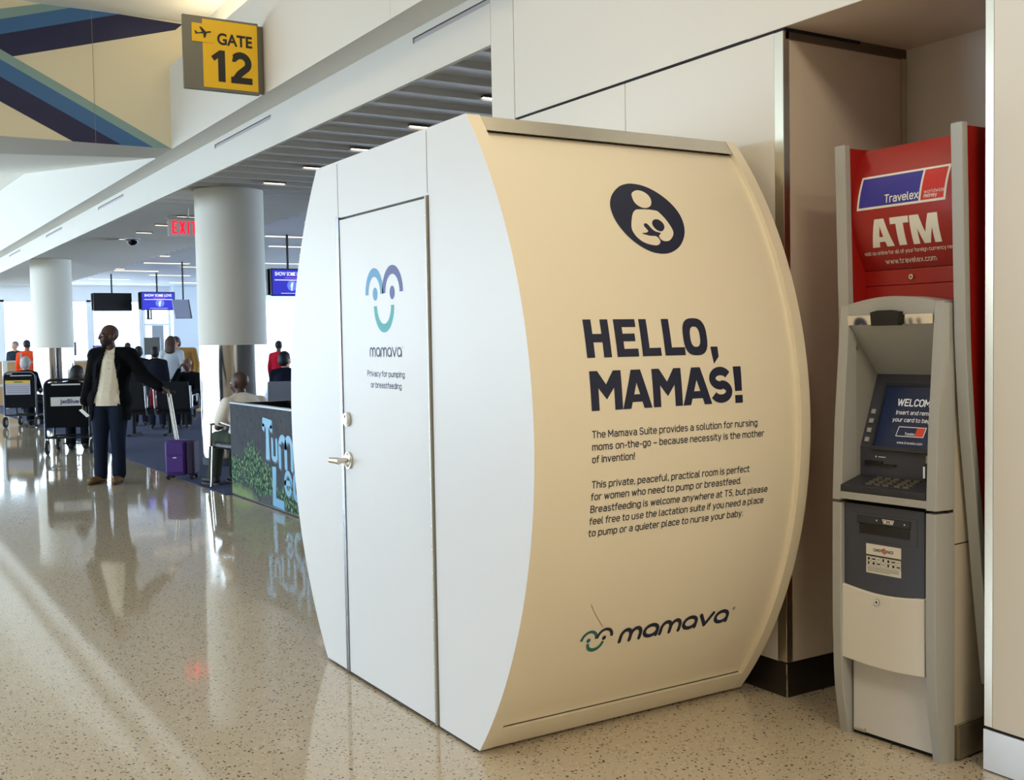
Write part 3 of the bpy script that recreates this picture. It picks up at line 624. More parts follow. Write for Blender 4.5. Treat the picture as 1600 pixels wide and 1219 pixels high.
wordmark(Decal(), -4.1235, -3.828, 1.388, 0.040, 0.0075).text('\u00ae', -3.823, -3.814, 1.424, 0.006).obj('door_wordmark', M_txt, on_door, pod)
d = Decal(); d.din('Privacy for pumping', -4.1515, -3.806, 1.3085, 0.0245, 0.155); d.din('or breastfeeding', -4.120, -3.836, 1.2625, 0.0245, 0.155); d.obj('door_lettering', M_txt, on_door, pod)

# ================================================================== CASH MACHINE
TH = math.atan2(0.032, 0.411)
atm = thing('cash_machine', 'grey cash machine with red ATM topper standing in the wall niche', 'cash machine', (3.114, 2.33, 0), TH)
M_ag = mat('atm_silver_grey', (170, 173, 175), 0.42, noise=0.04, nscale=300)
M_ab = mat('atm_body_grey', (205, 198, 184), 0.45)
M_navy = mat('atm_blue_grey', (66, 70, 86), 0.42, noise=0.05, nscale=200)
M_navyd = mat('atm_dark_blue_grey', (44, 47, 58), 0.5)
M_aw = mat('atm_white', (226, 225, 222), 0.4)
M_red = mat('topper_red', (158, 26, 22), 0.38)
PF = [(0.0, 0.0), (0.10, -0.020), (0.20, -0.037), (0.45, -0.044), (0.86, -0.041), (1.12, -0.029), (1.33, -0.010), (1.56, 0.012)]
def pf(z):
    for (a, u), (b, v) in zip(PF, PF[1:]):
        if z <= b: return u+(v-u)*(z-a)/(b-a)
    return PF[-1][1]
def wing(z0, z1, right, n=10):
    g = G(); rings = []
    for k in range(n+1):
        z = z0+(z1-z0)*k/n; p = pf(z); sq = 0.020 if z > 0.1 else 0.012
        r = [(p+0.004, 0.037), (p, 0.034), (p, 0.002), (p+0.003, -0.001), (0.018, -0.013), (0.050, -0.013), (0.050, 0.037)]
        rings.append([(x, y if right else 0.411-y, z) for x, y in r])
    g.loft(rings); return g
for right in (True, False):
    wing(0.0, 0.846, right).obj('side_cheek', M_ag, atm, smooth=25); wing(0.857, 1.545, right).obj('side_cheek', M_ag, atm, smooth=25)
g = G(); g.box(0.052, 0.33, -0.008, 0.418, 0.012, 0.735); g.box(0.052, 0.33, -0.008, 0.418, 0.738, 0.88); g.box(0.19, 0.33, -0.008, 0.418, 0.88, 1.535)
g.box(0.052, 0.20, -0.008, 0.012, 0.88, 1.535); g.box(0.052, 0.20, 0.398, 0.418, 0.88, 1.535); g.box(0.052, 0.20, 0.012, 0.398, 1.485, 1.535)
g.obj('cabinet_body', M_ab, atm)
g = G(); g.box(0.018, 0.052, -0.006, 0.416, 0.848, 0.856); g.box(0.052, 0.32, -0.0085, 0.4185, 0.7345, 0.7385); g.obj('panel_gap', M_dark, atm)
g = G(); g.box(0.058, 0.34, -0.022, -0.008, 0.006, 0.122); g.box(0.060, 0.34, -0.025, -0.022, 0.012, 0.116); g.obj('side_skirt', mat('skirt_steel', (150, 140, 122), 0.35, 0.6), atm, bevel=0.002)
# brow across the top with arched edge, mirror strips and camera cover
g = G(); n = 16
topz = [1.553+0.022*math.sin(PI*k/n) for k in range(n+1)]
g.loft([[(0.012-0.0, 0.034+0.343*k/n, 1.476), (0.012, 0.034+0.343*k/n, topz[k]), (0.20, 0.034+0.343*k/n, topz[k]), (0.20, 0.034+0.343*k/n, 1.476)] for k in range(n+1)])
g.obj('brow_panel', M_ag, atm, smooth=30)
for y0, y1 in ((0.0, 0.036), (0.375, 0.411)): g = G(); g.box(0.012, 0.20, y0, y1, 1.535, 1.552); g.obj('brow_corner', M_ag, atm)
for y0, y1 in ((0.040, 0.158), (0.272, 0.378)): g = G(); g.box(0.006, 0.014, y0, y1, 1.478, 1.511); g.obj('mirror_strip', M_chrome, atm)
g = G(); g.prism([(-0.012, 0.160, 1.474), (-0.012, 0.268, 1.474), (-0.012, 0.272, 1.521), (-0.012, 0.243, 1.527), (-0.012, 0.186, 1.527), (-0.012, 0.156, 1.521)], (0.03, 0, 0)); g.obj('camera_cover', M_black, atm, bevel=0.0012)
# recess: canopy, inner walls, sloping fascia, shelf
g = G(); g.prism([(0.012, 0.034, 1.478), (0.178, 0.034, 1.298), (0.178, 0.034, 1.306), (0.020, 0.034, 1.484)], (0, 0.343, 0)); g.obj('canopy', M_ag, atm)
for y in (0.012, 0.375): g = G(); g.prism([(pf(0.88)+0.02, y, 0.88), (0.19, y, 0.88), (0.19, y, 1.484), (0.022, y, 1.484)], (0, 0.024, 0)); g.obj('recess_wall', mat('atm_recess_grey', (158, 158, 154), 0.5), atm)
g = G(); g.cyl((0.055, 0.3755, 1.398), (0.055, 0.372, 1.398), 0.008, 14); g.obj('recess_screw', M_steel, atm)
g = G(); g.prism([(0.177, 0.036, 1.299), (0.073, 0.036, 1.039), (0.073, 0.036, 0.936), (0.19, 0.036, 0.936), (0.19, 0.036, 1.299)], (0, 0.339, 0)); fas = g.obj('screen_fascia', M_navy, atm)
def slope(s, t, o=0.0):
    k = (t-1.039)/0.26; n_ = Vector((-0.928, 0, 0.371)); return Vector((0.073+0.104*k, s, t))+n_*o
g = G(); g.loft([[slope(0.325, z, 0.001), slope(0.075, z, 0.001), slope(0.075, z, 0.010), slope(0.325, z, 0.010)] for z in (1.030, 1.043)]); g.loft([[slope(0.325, z, 0.001), slope(0.075, z, 0.001), slope(0.075, z, 0.006), slope(0.325, z, 0.006)] for z in (1.256, 1.266)])
g.loft([[slope(y, 1.043, 0.001), slope(y, 1.256, 0.001), slope(y, 1.256, 0.006), slope(y, 1.043, 0.010)] for y in (0.319, 0.327)]); g.loft([[slope(y, 1.043, 0.001), slope(y, 1.256, 0.001), slope(y, 1.256, 0.006), slope(y, 1.043, 0.010)] for y in (0.073, 0.081)])
g.obj('screen_bezel', M_navyd, fas)
M_scr = mat('screen_blue', (20, 34, 66), 0.2, emit=(26, 44, 84), estr=0.16)
M_wht = mat('white_print', (232, 232, 230), 0.5); M_scw = mat('screen_white', (220, 224, 230), 0.3, emit=(225, 228, 232), estr=0.25)
scr = Decal().rect(-0.319, -0.081, 1.043, 1.256).obj('screen', M_scr, lambda s, t: slope(-s, t, 0.0015), atm)
d = Decal(); d.din('WELCOME', -0.262, -0.112, 1.187, 0.026, 0.17); d.din('Insert and remove', -0.258, -0.098, 1.158, 0.0145, 0.14); d.din('your card to begin', -0.266, -0.102, 1.133, 0.0145, 0.14); d.din('www.travelex.com', -0.228, -0.128, 1.058, 0.009, 0.12)
d.strip([(-0.234, 1.117), (-0.124, 1.117), (-0.130, 1.083), (-0.240, 1.083), (-0.234, 1.117)], [(-0.232, 1.1148), (-0.127, 1.1148), (-0.1325, 1.0852), (-0.2375, 1.0852), (-0.232, 1.1148)]); d.din('Travelex', -0.205, -0.166, 1.088, 0.010, 0.12)
d.obj('screen_lettering', M_scw, lambda s, t: slope(-s, t, 0.0025), scr)
Decal().poly([(-0.160, 1.1148), (-0.127, 1.1148), (-0.1325, 1.0852), (-0.165, 1.0852)]).obj('screen_mark', mat('screen_red', (196, 60, 44), 0.3, emit=(196, 60, 44), estr=0.3), lambda s, t: slope(-s, t, 0.003), scr)
for k in range(4):
    z = 1.164-0.033*k; g = G(); g.loft([[slope(y, z-0.008, o), slope(y, z+0.008, o), slope(y+0.017, z+0.008, o), slope(y+0.017, z-0.008, o)] for o, y in ((0.0, 0.343), (0.006, 0.343))]); g.obj('function_key', M_ag, atm, bevel=0.0015)
g = G(); g.prism([(0.073, 0.036, 0.940), (pf(0.9)-0.004, 0.036, 0.912), (pf(0.9)-0.004, 0.036, 0.889), (0.073, 0.036, 0.889)], (0, 0.339, 0)); g.obj('keypad_shelf', M_navyd, atm, bevel=0.003)
g = G(); g.box(pf(0.88)-0.003, 0.03, 0.034, 0.377, 0.862, 0.888); g.obj('shelf_lip', M_ag, atm, bevel=0.002)
def shelf(x, y): return Vector((x, y, 0.940-(0.073-x)*0.028/0.118))
g = G()
for r in range(4):
    for c in range(5):
        y = 0.275-0.034*c-(0.012 if c > 2 else 0); x = 0.052-0.021*r; p = shelf(x, y); g.box(p.x-0.007, p.x+0.007, y-0.012, y+0.012, p.z-0.004, p.z+0.004)
g.obj('keypad', mat('steel_keys', (120, 116, 108), 0.35, 0.6), atm)
g = G(); g.box(0.066, 0.074, 0.225, 0.352, 0.978, 0.983); g.box(0.067, 0.074, 0.28, 0.352, 0.978, 0.992); g.obj('receipt_slot', M_black, atm)
Decal().disc(-0.308, 1.008, 0.003).rect(-0.298, -0.268, 1.006, 1.009).obj('receipt_mark', M_wht, lambda s, t: (0.0722, -s, t), atm)
g = G(); g.box(0.050, 0.074, 0.040, 0.105, 0.945, 0.998); rd = g.obj('card_reader', M_black, atm, bevel=0.004)
q = G(); q.box(0.062, 0.074, 0.042, 0.102, 1.0, 1.026); q.obj('reader_label', M_ag, rd); q = G(); q.box(0.047, 0.051, 0.097, 0.103, 0.950, 0.990); q.obj('reader_light', M_scw, rd)
# lower front: blue-grey dispenser panel, white flap, white safe door
def sag(k, a, d_): return a-d_*math.sin(PI*k)
N = 14; xl = -0.022
bot = [(0.376-0.324*k/N, sag(k/N, 0.556, 0.016)) for k in range(N+1)]
g = G(); g.prism([(xl, 0.376, 0.846), (xl, 0.052, 0.846)]+[(xl, y, z) for y, z in bot[::-1]], (0.05, 0, 0)); g.obj('dispenser_panel', M_navy, atm)
bot2 = [(0.379-0.334*k/N, sag(k/N, 0.289, 0.010)) for k in range(N+1)]; xw = -0.034
g = G(); g.prism([(xw, 0.379, 0.5545)]+[(xw, y, z-0.0015) for y, z in bot[1:-1]]+[(xw, 0.045, 0.5545)]+[(xw, y, z) for y, z in bot2[::-1]], (0.06, 0, 0)); g.obj('white_flap', M_aw, atm, bevel=0.003)
g = G(); g.cyl((xw-0.005, 0.229, 0.512), (xw, 0.229, 0.512), 0.010, 20); q = g.obj('flap_lock', M_steel, atm); g = G(); g.cyl((xw-0.006, 0.229, 0.512), (xw-0.0045, 0.229, 0.512), 0.004, 10); g.obj('lock_keyhole', M_black, q)
g = G(); g.box(0.016, 0.05, 0.046, 0.366, 0.016, 0.30); g.obj('safe_door', mat('safe_door_white', (214, 214, 216), 0.4), atm, bevel=0.002)
g = G(); g.box(0.03, 0.051, 0.034, 0.378, 0.0, 0.30); g.obj('safe_recess', M_dark, atm)
g = G(); g.box(0.012, 0.018, 0.318, 0.360, 0.016, 0.022); g.box(0.012, 0.018, 0.314, 0.318, 0.016, 0.030); g.obj('safe_bracket', M_steel, atm)
M_line = mat('panel_line', (40, 42, 52), 0.6)
def fr(s, t): return (xl-0.0008, -s, t)
d = Decal()
for x0, x1, z0, z1 in ((-0.340, -0.078, 0.8165, 0.8180), (-0.0805, -0.078, 0.722, 0.818), (-0.30, -0.09, 0.722, 0.7230)): d.rect(x0, x1, z0, z1)
d.obj('panel_groove', M_line, atm)  if False else d.obj('panel_groove', M_line, fr, atm)
g = G(); g.box(xl-0.004, xl+0.001, 0.104, 0.318, 0.782, 0.807); g.obj('slot_hood', M_navyd, atm, bevel=0.0015)
g = G(); g.box(xl-0.003, xl+0.001, 0.109, 0.308, 0.746, 0.780); g.obj('cash_slot', M_black, atm)
d = Decal(); d.disc(-0.236, 0.797, 0.0028); d.disc(-0.126, 0.795, 0.0028)
d.strip([(-0.214, 0.804), (-0.166, 0.804), (-0.172, 0.789), (-0.208, 0.789), (-0.214, 0.804)], [(-0.210, 0.8015), (-0.170, 0.8015), (-0.1745, 0.7915), (-0.2055, 0.7915), (-0.210, 0.8015)]); d.ring(arc(-0.190, 0.7965, 0.0045, 0.0045, 0, 360, 16)[:-1], arc(-0.190, 0.7965, 0.003, 0.003, 0, 360, 16)[:-1])
d.rect(-0.206, -0.197, 0.793, 0.800).rect(-0.183, -0.174, 0.793, 0.800)
d.obj('slot_marks', M_wht, lambda s, t: (xl-0.0046, -s, t), atm)
# network sticker
stk = Decal().rect(-0.2815, -0.1410, 0.6085, 0.7115).obj('network_sticker', M_aw, lambda s, t: (xl-0.0010, -s, t), atm)
d = Decal(); d.text('CARDTRONICS', -0.252, -0.172, 0.687, 0.0095, 0.03); d.rect(-0.2815, -0.141, 0.6685, 0.6735)
for r in range(2):
    for c in range(7):
        x = -0.2795+0.0198*c; z = 0.6525-0.0155*r
        random.seed(r*7+c); k = (r*7+c) % 4
        if k == 0: d.disc(x+0.009, z+0.0065, 0.005)
        elif k == 1: d.rect(x+0.002, x+0.016, z+0.004, z+0.009)
        elif k == 2: d.rect(x+0.003, x+0.015, z+0.0055, z+0.0075)
        else: d.rect(x+0.005, x+0.012, z+0.002, z+0.012)
for z in (0.6665, 0.6505, 0.6350): d.rect(-0.2815, -0.141, z, z+0.0008)
for c in range(8): d.rect(-0.2815+0.02*c, -0.2807+0.02*c, 0.635, 0.667)
for z in (0.6290, 0.6245, 0.6200, 0.6155): d.rect(-0.277, -0.150 if z != 0.6155 else -0.185, z, z+0.0013)
d.obj('sticker_print', mat('sticker_ink', (34, 34, 42), 0.5), lambda s, t: (xl-0.0014, -s, t), stk)
d = Decal(); a = [(-0.2205, 0.692), (-0.208, 0.7035), (-0.1955, 0.692), (-0.208, 0.6805)]; b = [(-0.2165, 0.692), (-0.208, 0.6995), (-0.1995, 0.692), (-0.208, 0.6845)]; d.ring(a, b)
d.obj('sticker_diamond', mat('sticker_red', (200, 24, 40), 0.5), lambda s, t: (xl-0.0018, -s, t), stk)

# surround and topper (squared to the wall, in world-aligned offsets from the machine's base point)
ROOT = Matrix.Translation((3.114, 2.33, 0)) @ Matrix.Rotation(TH, 4, 'Z')
INV = ROOT.inverted()
def wl(p): return tuple(INV @ (Vector((3.114, 2.33, 0))+Vector(p)))
SP = [(0.245, 0.182), (0.45, 0.152), (0.60, 0.130), (0.81, 0.104), (1.13, 0.060), (1.38, 0.038), (1.60, 0.031), (1.89, 0.023), (2.128, 0.016)]
def sp(z):
    for (a, u), (b, v) in zip(SP, SP[1:]):
        if z <= b: return u+(v-u)*(z-a)/(b-a)
    return SP[-1][1]
def cheek(y0, y1, x_off, x_end, zs):
    g = G(); g.loft([[wl((sp(z)+x_off, y0, z)), wl((sp(z)+x_off, y1, z)), wl((x_end(z), y1, z)), wl((x_end(z), y0, z))] for z in zs]); return g
zs = [0.245+(2.128-0.245)*k/24 for k in range(25)]
zs2 = [0.30+(2.118-0.30)*k/24 for k in range(25)]
for y0, y1 in ((-0.060, -0.0165), (0.423, 0.470)):
    post = cheek(y0, y1, 0, lambda z: sp(z)+0.030, zs).obj('surround_post', M_ag, atm, smooth=25, bevel=0.003)
    part_label(post, 'tall curved grey edge post')
    cheek(y0+0.004, y1-0.004, 0.028, lambda z: 0.74, zs2).obj('surround_side', M_red, atm, smooth=25)
    g = G(); g.box(0, 0.012, 0, 0.008, 0, 0.005)
    for v in g.bm.verts: v.co = Vector(wl((v.co.x+0.030, v.co.y+y0+0.012, v.co.z+2.120)))
    g.obj('post_cap', M_red, atm)
def tx(z): return 0.055+0.0736*((z-1.893)/0.217)**2
nz = 24; prof = [(tx(1.676+(2.112-1.676)*k/nz), 1.676+(2.112-1.676)*k/nz) for k in range(nz+1)]
g = G(); g.prism([wl((x, -0.020, z)) for x, z in prof]+[wl((0.20, -0.020, 2.125)), wl((0.72, -0.020, 2.125)), wl((0.72, -0.020, 1.676))], (Vector(wl((0, 0.447, 0)))-Vector(wl((0, 0, 0)))))
topper = g.obj('topper_panel', M_red, atm, smooth=25); part_label(topper, 'bulging red panel with white ATM lettering')
g = G(); g.prism([wl((0.133, -0.020, 1.50)), wl((0.133, -0.020, 1.617)), wl((0.137, -0.020, 1.619)), wl((0.133, -0.020, 1.621)), wl((0.131, -0.020, 1.674)), wl((0.72, -0.020, 1.674)), wl((0.72, -0.020, 1.50))], (Vector(wl((0, 0.447, 0)))-Vector(wl((0, 0, 0))))); g.obj('topper_base', M_red, atm)
g = G()
g.cyl(wl((0.124, 0.223, 1.645)), wl((0.134, 0.223, 1.645)), 0.009, 20); lk = g.obj('topper_lock', M_steel, atm); g = G(); g.cyl(wl((0.1225, 0.223, 1.645)), wl((0.126, 0.223, 1.645)), 0.0035, 10); g.obj('lock_keyhole', M_black, lk)
def on_top(o): return lambda s, t: wl((tx(t)-o, -s-2.33, t))
d = Decal(); d.poly([(-2.727, 2.0085), (-2.350, 2.0075), (-2.352, 1.889), (-2.729, 1.889)]) if False else None
d = Decal(); d.poly([(-2.7215, 2.0085), (-2.350, 2.008), (-2.360, 1.889), (-2.731, 1.889)]); fr_ = d.obj('logo_frame', M_wht, on_top(0.0010), topper, CUT)
Decal().poly([(-2.7135, 2.0005), (-2.4585, 2.0005), (-2.4665, 1.8975), (-2.7215, 1.8975)]).obj('logo_blue_field', mat('logo_blue', (46, 40, 158), 0.4), on_top(0.0015), fr_, CUT)
Decal().poly([(-2.4500, 2.0005), (-2.3590, 2.0005), (-2.3675, 1.8975), (-2.4585, 1.8975)]).obj('logo_red_field', mat('logo_red', (200, 34, 26), 0.4), on_top(0.0015), fr_, CUT)
d = Decal(); d.din('Travelex', -2.609, -2.4665, 1.9045, 0.030, 0.15); d.obj('logo_lettering', M_wht, on_top(0.0020), fr_, CUT); d = Decal(); d.din('worldwide', -2.4445, -2.3635, 1.9185, 0.013, 0.10); d.din('money', -2.4445, -2.392, 1.9040, 0.0145, 0.15); d.obj('logo_lettering', M_wht, on_top(0.0020), fr_, CUT)
d = Decal()
d.poly([(-2.683, 1.7545), (-2.650, 1.7545), (-2.6445, 1.776), (-2.6235, 1.776), (-2.618, 1.7545), (-2.587, 1.7545), (-2.612, 1.852), (-2.656, 1.852)][:8]) if False else None
d.poly([(-2.6830, 1.7545), (-2.6510, 1.7545), (-2.6360, 1.826), (-2.6360, 1.852), (-2.6555, 1.852)]); d.poly([(-2.5880, 1.7545), (-2.6155, 1.852), (-2.6360, 1.852), (-2.6360, 1.826), (-2.6195, 1.7545)]); d.rect(-2.648, -2.623, 1.772, 1.789)
d.rect(-2.590, -2.5125, 1.829, 1.852); d.rect(-2.567, -2.5355, 1.7545, 1.829)
d.rect(-2.508, -2.4810, 1.7535, 1.8515).rect(-2.4215, -2.3945, 1.7535, 1.8515); d.poly([(-2.4810, 1.8515), (-2.4810, 1.8050), (-2.4640, 1.7535), (-2.4512, 1.7535), (-2.4512, 1.7900), (-2.4700, 1.8515)]); d.poly([(-2.4215, 1.8515), (-2.4325, 1.8515), (-2.4512, 1.7900), (-2.4512, 1.7535), (-2.4385, 1.7535), (-2.4215, 1.8050)])
d.din('visit us online for all of your foreign currency needs', -2.729, -2.335, 1.7285, 0.0135, 0.13); d.din('www.travelex.com', -2.650, -2.437, 1.6945, 0.0185, 0.13)
d.obj('topper_lettering', M_wht, on_top(0.0012), topper, CUT)

# ================================================================== SIGNS, SCREENS AND LIGHTS OF THE LOUNGE
# gate sign on the header
sg = thing('gate_sign', 'yellow and grey GATE 12 sign jutting from the upper white header', 'sign', (2.328, 8.345, 3.375))
SW, SH = 0.580, 0.550
g = G(); g.box(0, SW, 0, 0.030, 0, SH); g.obj('sign_panel', mat('sign_grey', (116, 114, 106), 0.35, 0.5), sg, bevel=0.003)
g = G(); g.box(SW-0.03, SW+0.052, 0.030, 0.062, 0.02, SH-0.01); g.obj('wall_bracket', mat('sign_bracket', (120, 116, 104), 0.35, 0.6), sg)
M_yel = mat('sign_yellow', (246, 196, 14), 0.4); M_sb = mat('sign_black', (26, 26, 24), 0.5)
def su(u, v): return (u*SW, (1-v)*SH)
def rectuv(d, u0, u1, v0, v1): a = su(u0, v1); b = su(u1, v0); return d.rect(a[0], b[0], a[1], b[1])
on_s = lambda o: (lambda s, t: (s, -o, t))
rectuv(Decal(), 0.252, 0.985, 0.032, 0.955).obj('yellow_field', M_yel, on_s(0.001), sg)
g = G(); a = su(0.112, 0.352); b = su(0.388, 0.102); g.box(a[0], b[0], -0.006, 0.0, a[1], b[1]); ip = g.obj('icon_plate', M_yel, sg, bevel=0.001)
d = Decal(); cx, cy = su(0.255, 0.225); k = 0.075
plane = [(0.98, 0.10), (0.80, 0.20), (0.36, 0.12), (-0.06, 0.78), (-0.28, 0.80), (-0.08, 0.10), (-0.56, 0.02), (-0.74, 0.30), (-0.90, 0.30), (-0.80, -0.06), (-0.92, -0.16), (-0.50, -0.12), (0.02, -0.10), (0.02, -0.72), (0.20, -0.70), (0.44, -0.08), (0.82, -0.04)]
d.poly([(cx+x*k*0.92-y*k*0.10, cy+y*k*0.72+x*k*0.12) for x, y in plane]); d.obj('plane_icon', M_sb, on_s(0.007), ip)
d = Decal(); a = su(0.445, 0.352); b = su(0.915, 0.205); d.text('GATE', a[0], b[0], a[1], b[1]-a[1], 0.030)
a = su(0.365, 0.865); b = su(0.905, 0.435); H = b[1]-a[1]
x0 = a[0]; d.poly([(x0+0.048, a[1]), (x0+0.103, a[1]), (x0+0.103, b[1]), (x0+0.062, b[1]), (x0-0.004, b[1]-0.052), (x0+0.020, b[1]-0.085), (x0+0.048, b[1]-0.060)])
x1 = x0+0.150; w = b[0]-x1
d.stroke([(x1+0.012, b[1]-0.048)]+arc(x1+w*0.46, b[1]-0.080, w*0.36, 0.058, 150, -35, 18)+[(x1+w*0.40, a[1]+0.075), (x1+0.032, a[1]+0.030)], 0.052, False); Decal().rect(x1-0.004, b[0], a[1], a[1]+0.048).obj('sign_lettering', M_sb, on_s(0.0026), sg)
d.obj('sign_lettering', M_sb, on_s(0.002), sg)
# exit sign
ex = thing('exit_sign', 'clear edge-lit EXIT sign with glowing red letters by the column top', 'sign', (3.905, 15.0, 2.915))
M_acr = mat('clear_acrylic', (226, 214, 214), 0.15); g = G(); g.box(0, 0.55, 0, 0.016, 0, 0.235); g.obj('acrylic_panel', M_acr, ex)
g = G(); g.box(-0.03, 0.58, -0.02, 0.036, 0.235, 0.260); g.cyl((0.275, 0.008, 0.26), (0.275, 0.008, 0.43), 0.012, 10); g.obj('ceiling_mount', M_steel, ex)
M_exr = mat('exit_red', (235, 20, 40), 0.4, emit=(255, 25, 50), estr=1.6)
d = Decal()
for i, ch in enumerate('EXIT'):
    x = 0.055+i*0.098
    if ch == 'E': glyph(d, 'E', x, x+0.075, 0.035, 0.205, 0.027)
    elif ch == 'X': d.poly([(x-0.004, 0.035), (x+0.026, 0.035), (x+0.082, 0.205), (x+0.052, 0.205)]); d.poly([(x+0.052, 0.035), (x+0.082, 0.035), (x+0.026, 0.205), (x-0.004, 0.205)])
    elif ch == 'I': d.rect(x+0.006, x+0.033, 0.035, 0.205)
    else: glyph(d, 'T', x-0.040, x+0.042, 0.035, 0.205, 0.027)
d.poly([(0.41, 0.10), (0.41, 0.14), (0.45, 0.12)]); d.obj('exit_lettering', M_exr, on_s(0.002), ex)
# recessed ceiling lamps
M_lamp = mat('lamp_diffuser', (255, 250, 240), 0.5, emit=(255, 244, 226), estr=2.6)
ords = ['first', 'second', 'third', 'fourth', 'fifth', 'sixth', 'seventh', 'eighth', 'ninth', 'tenth', 'eleventh', 'twelfth']
lamp0 = None
for i in range(11):
    y = 7.42+1.262*i
    if lamp0 is None:
        lamp0 = thing('ceiling_lamp', '', 'light', group='short lamp strips in the plank ceiling')
        g = G(); g.box(-0.135, 0.135, -0.055, 0.055, 0.0, 0.012); g.obj('frame', mat('lamp_frame', (60, 60, 64), 0.5), lamp0)
        g = G(); g.box(-0.125, 0.125, -0.035, 0.045, -0.004, 0.0); g.obj('diffuser', M_lamp, lamp0); o = lamp0
    else: o = copy_tree(lamp0)
    o.location = (4.485, y, 3.322); o['label'] = 'short white lamp strip in the grey plank ceiling, %s of its row from the booth' % ords[i]
lamps = [(6.55, 18.7, 1.0), (7.28, 20.6, 1.05), (6.12, 25.7, 1.04), (7.24, 26.75, 1.1), (6.06, 28.5, 1.09), (7.29, 30.07, 1.1), (6.16, 32.2, 1.1), (5.92, 23.65, 0.26), (5.92, 27.9, 0.26), (8.6, 22.4, 1.1), (8.5, 25.0, 1.1), (8.6, 28.6, 1.1), (8.7, 33.5, 1.1), (7.5, 34.6, 1.1), (6.4, 16.4, 1.05), (5.95, 34.2, 0.8)]
lb = ['above the screen by the booth', 'behind the screen by the booth', 'well before the black screen', 'well before the mid-lounge blue screen', 'just before the black screen', 'just behind the blue screen', 'behind the black screen', 'very short, well before the black screen', 'very short, just before the black screen', 'beside the column, closest of its file', 'beside the column, second of its file', 'beside the column, third of its file', 'beside the column, last of its file', 'last one above the blue screen', 'half hidden by the booth edge', 'last one above the black screen']
M_ll = mat('warm_lamp_diffuser', (255, 244, 226), 0.5, emit=(255, 232, 200), estr=2.0)
for (x, y, l), s in zip(lamps, lb):
    t = thing('linear_lamp', 'warm ceiling lamp strip, '+s, 'light', (x, y, 3.345), 0, 'long lamp strips in the pale ceiling')
    g = G(); g.box(0, l, -0.075, 0.075, -0.012, 0); g.obj('frame', mat('lamp_frame_white', (235, 235, 232), 0.5), t)
    g = G(); g.box(0.015, l-0.015, -0.06, 0.06, -0.018, -0.010); g.obj('diffuser', M_ll, t)
# security camera dome
t = thing('dome_camera', 'small dark dome camera under the grey plank ceiling near the EXIT sign', 'camera', (4.54, 19.82, 3.335))
g = G(); g.cyl((0, 0, -0.035), (0, 0, 0), 0.13, 28); g.obj('housing', M_frame, t, smooth=40)
g = G(); g.ell((0, 0, -0.035), 0.10, 0.10, 0.10); g.obj('dome', mat('dome_smoke', (16, 16, 20), 0.05), t, smooth=60)
# hanging screens
M_scrblue = mat('display_blue', (52, 52, 180), 0.3, emit=(56, 58, 190), estr=0.8); M_scrpink = mat('display_pink', (190, 110, 200), 0.3, emit=(200, 110, 205), estr=0.8); M_swh = mat('display_white', (240, 240, 250), 0.3, emit=(240, 240, 255), estr=0.9)
M_glow = mat('display_pale_blue', (110, 130, 235), 0.3, emit=(100, 125, 240), estr=0.9)
def hang(name, label, x, y, z0, w, h, rz, on, pole):
    t = thing(name, label, 'screen', (x, y, z0), rz)
    g = G(); g.box(0, w, 0, 0.07, 0, h); g.obj('casing', M_black, t, bevel=0.006)
    g = G(); g.box(-0.03, 0.0, 0.10, 0.20, 0.02, h-0.01); g.box(0.0, w, 0.13, 0.20, 0.02, h); g.obj('rear_casing', M_black, t, bevel=0.006)
    g = G(); g.cyl((w*0.5, 0.10, h-0.05), (w*0.5, 0.10, pole), 0.022, 12); g.box(w*0.5-0.10, w*0.5+0.10, 0.07, 0.13, h*0.4, h*0.6); g.obj('ceiling_pole', M_black, t)
    if on:
        s_ = Decal().rect(0.02, w-0.02, 0.02, h-0.02).obj('display', M_scrblue, on_s(0.001), t)
        Decal().disc(w*0.55, h*0.38, w*0.13, h*0.20).obj('display_glow', M_glow, on_s(0.0015), s_)
        d = Decal(); d.text('SHOW SOME LOVE', w*0.10, w*0.90, h*0.74, h*0.13, 0.02); d.rect(w*0.09, w*0.92, h*0.565, h*0.595); d.rect(w*0.25, w*0.78, h*0.09, h*0.105)
        d.text('f', w*0.51, w*0.585, h*0.22, h*0.25, 0.05); d.obj('display_lettering', M_swh, on_s(0.002), s_)
        Decal().rect(w*0.36, w*0.72, h*0.645, h*0.67).obj('display_line', M_scrpink, on_s(0.002), s_)
    return t
hang('hanging_screen', 'black switched-off screen hanging from the lounge ceiling', 5.84, 30.0, 2.375, 0.965, 0.47, 0, False, 0.97)
hs = hang('hanging_screen', 'blue SHOW SOME LOVE screen hanging beside the black screen', 6.88, 29.3, 2.375, 0.87, 0.475, 0, True, 0.97)
g = G(); g.box(0.16, 0.22, 0.08, 0.13, -0.22, 0.0); g.box(0.25, 0.28, 0.08, 0.13, -0.22, 0.0); g.box(0.15, 0.29, 0.08, 0.13, -0.24, -0.21); g.obj('speaker_bracket', M_black, hs)
hang('hanging_screen', 'blue SHOW SOME LOVE screen partly hidden by the booth edge', 6.49, 18.3, 2.270, 0.68, 0.475, 0, True, 1.07)
t = thing('tilted_screen', 'pale tilted screen seen from behind, hanging beside the column', 'screen', (6.70, 25.2, 2.06), 0)
g = G(); g.prism([(-0.04, 0, 0), (0.33, 0, 0), (0.25, -0.06, 0.42), (-0.12, -0.06, 0.42)], (0.004, 0.03, 0)); g.obj('panel', mat('pale_panel', (176, 184, 210), 0.25), t)
g = G(); g.tube([(0.335, -0.002, 0), (0.255, -0.062, 0.42)], 0.010); g.tube([(-0.04, -0.002, 0), (0.33, -0.002, 0)], 0.006); g.obj('panel_edge', M_black, t)
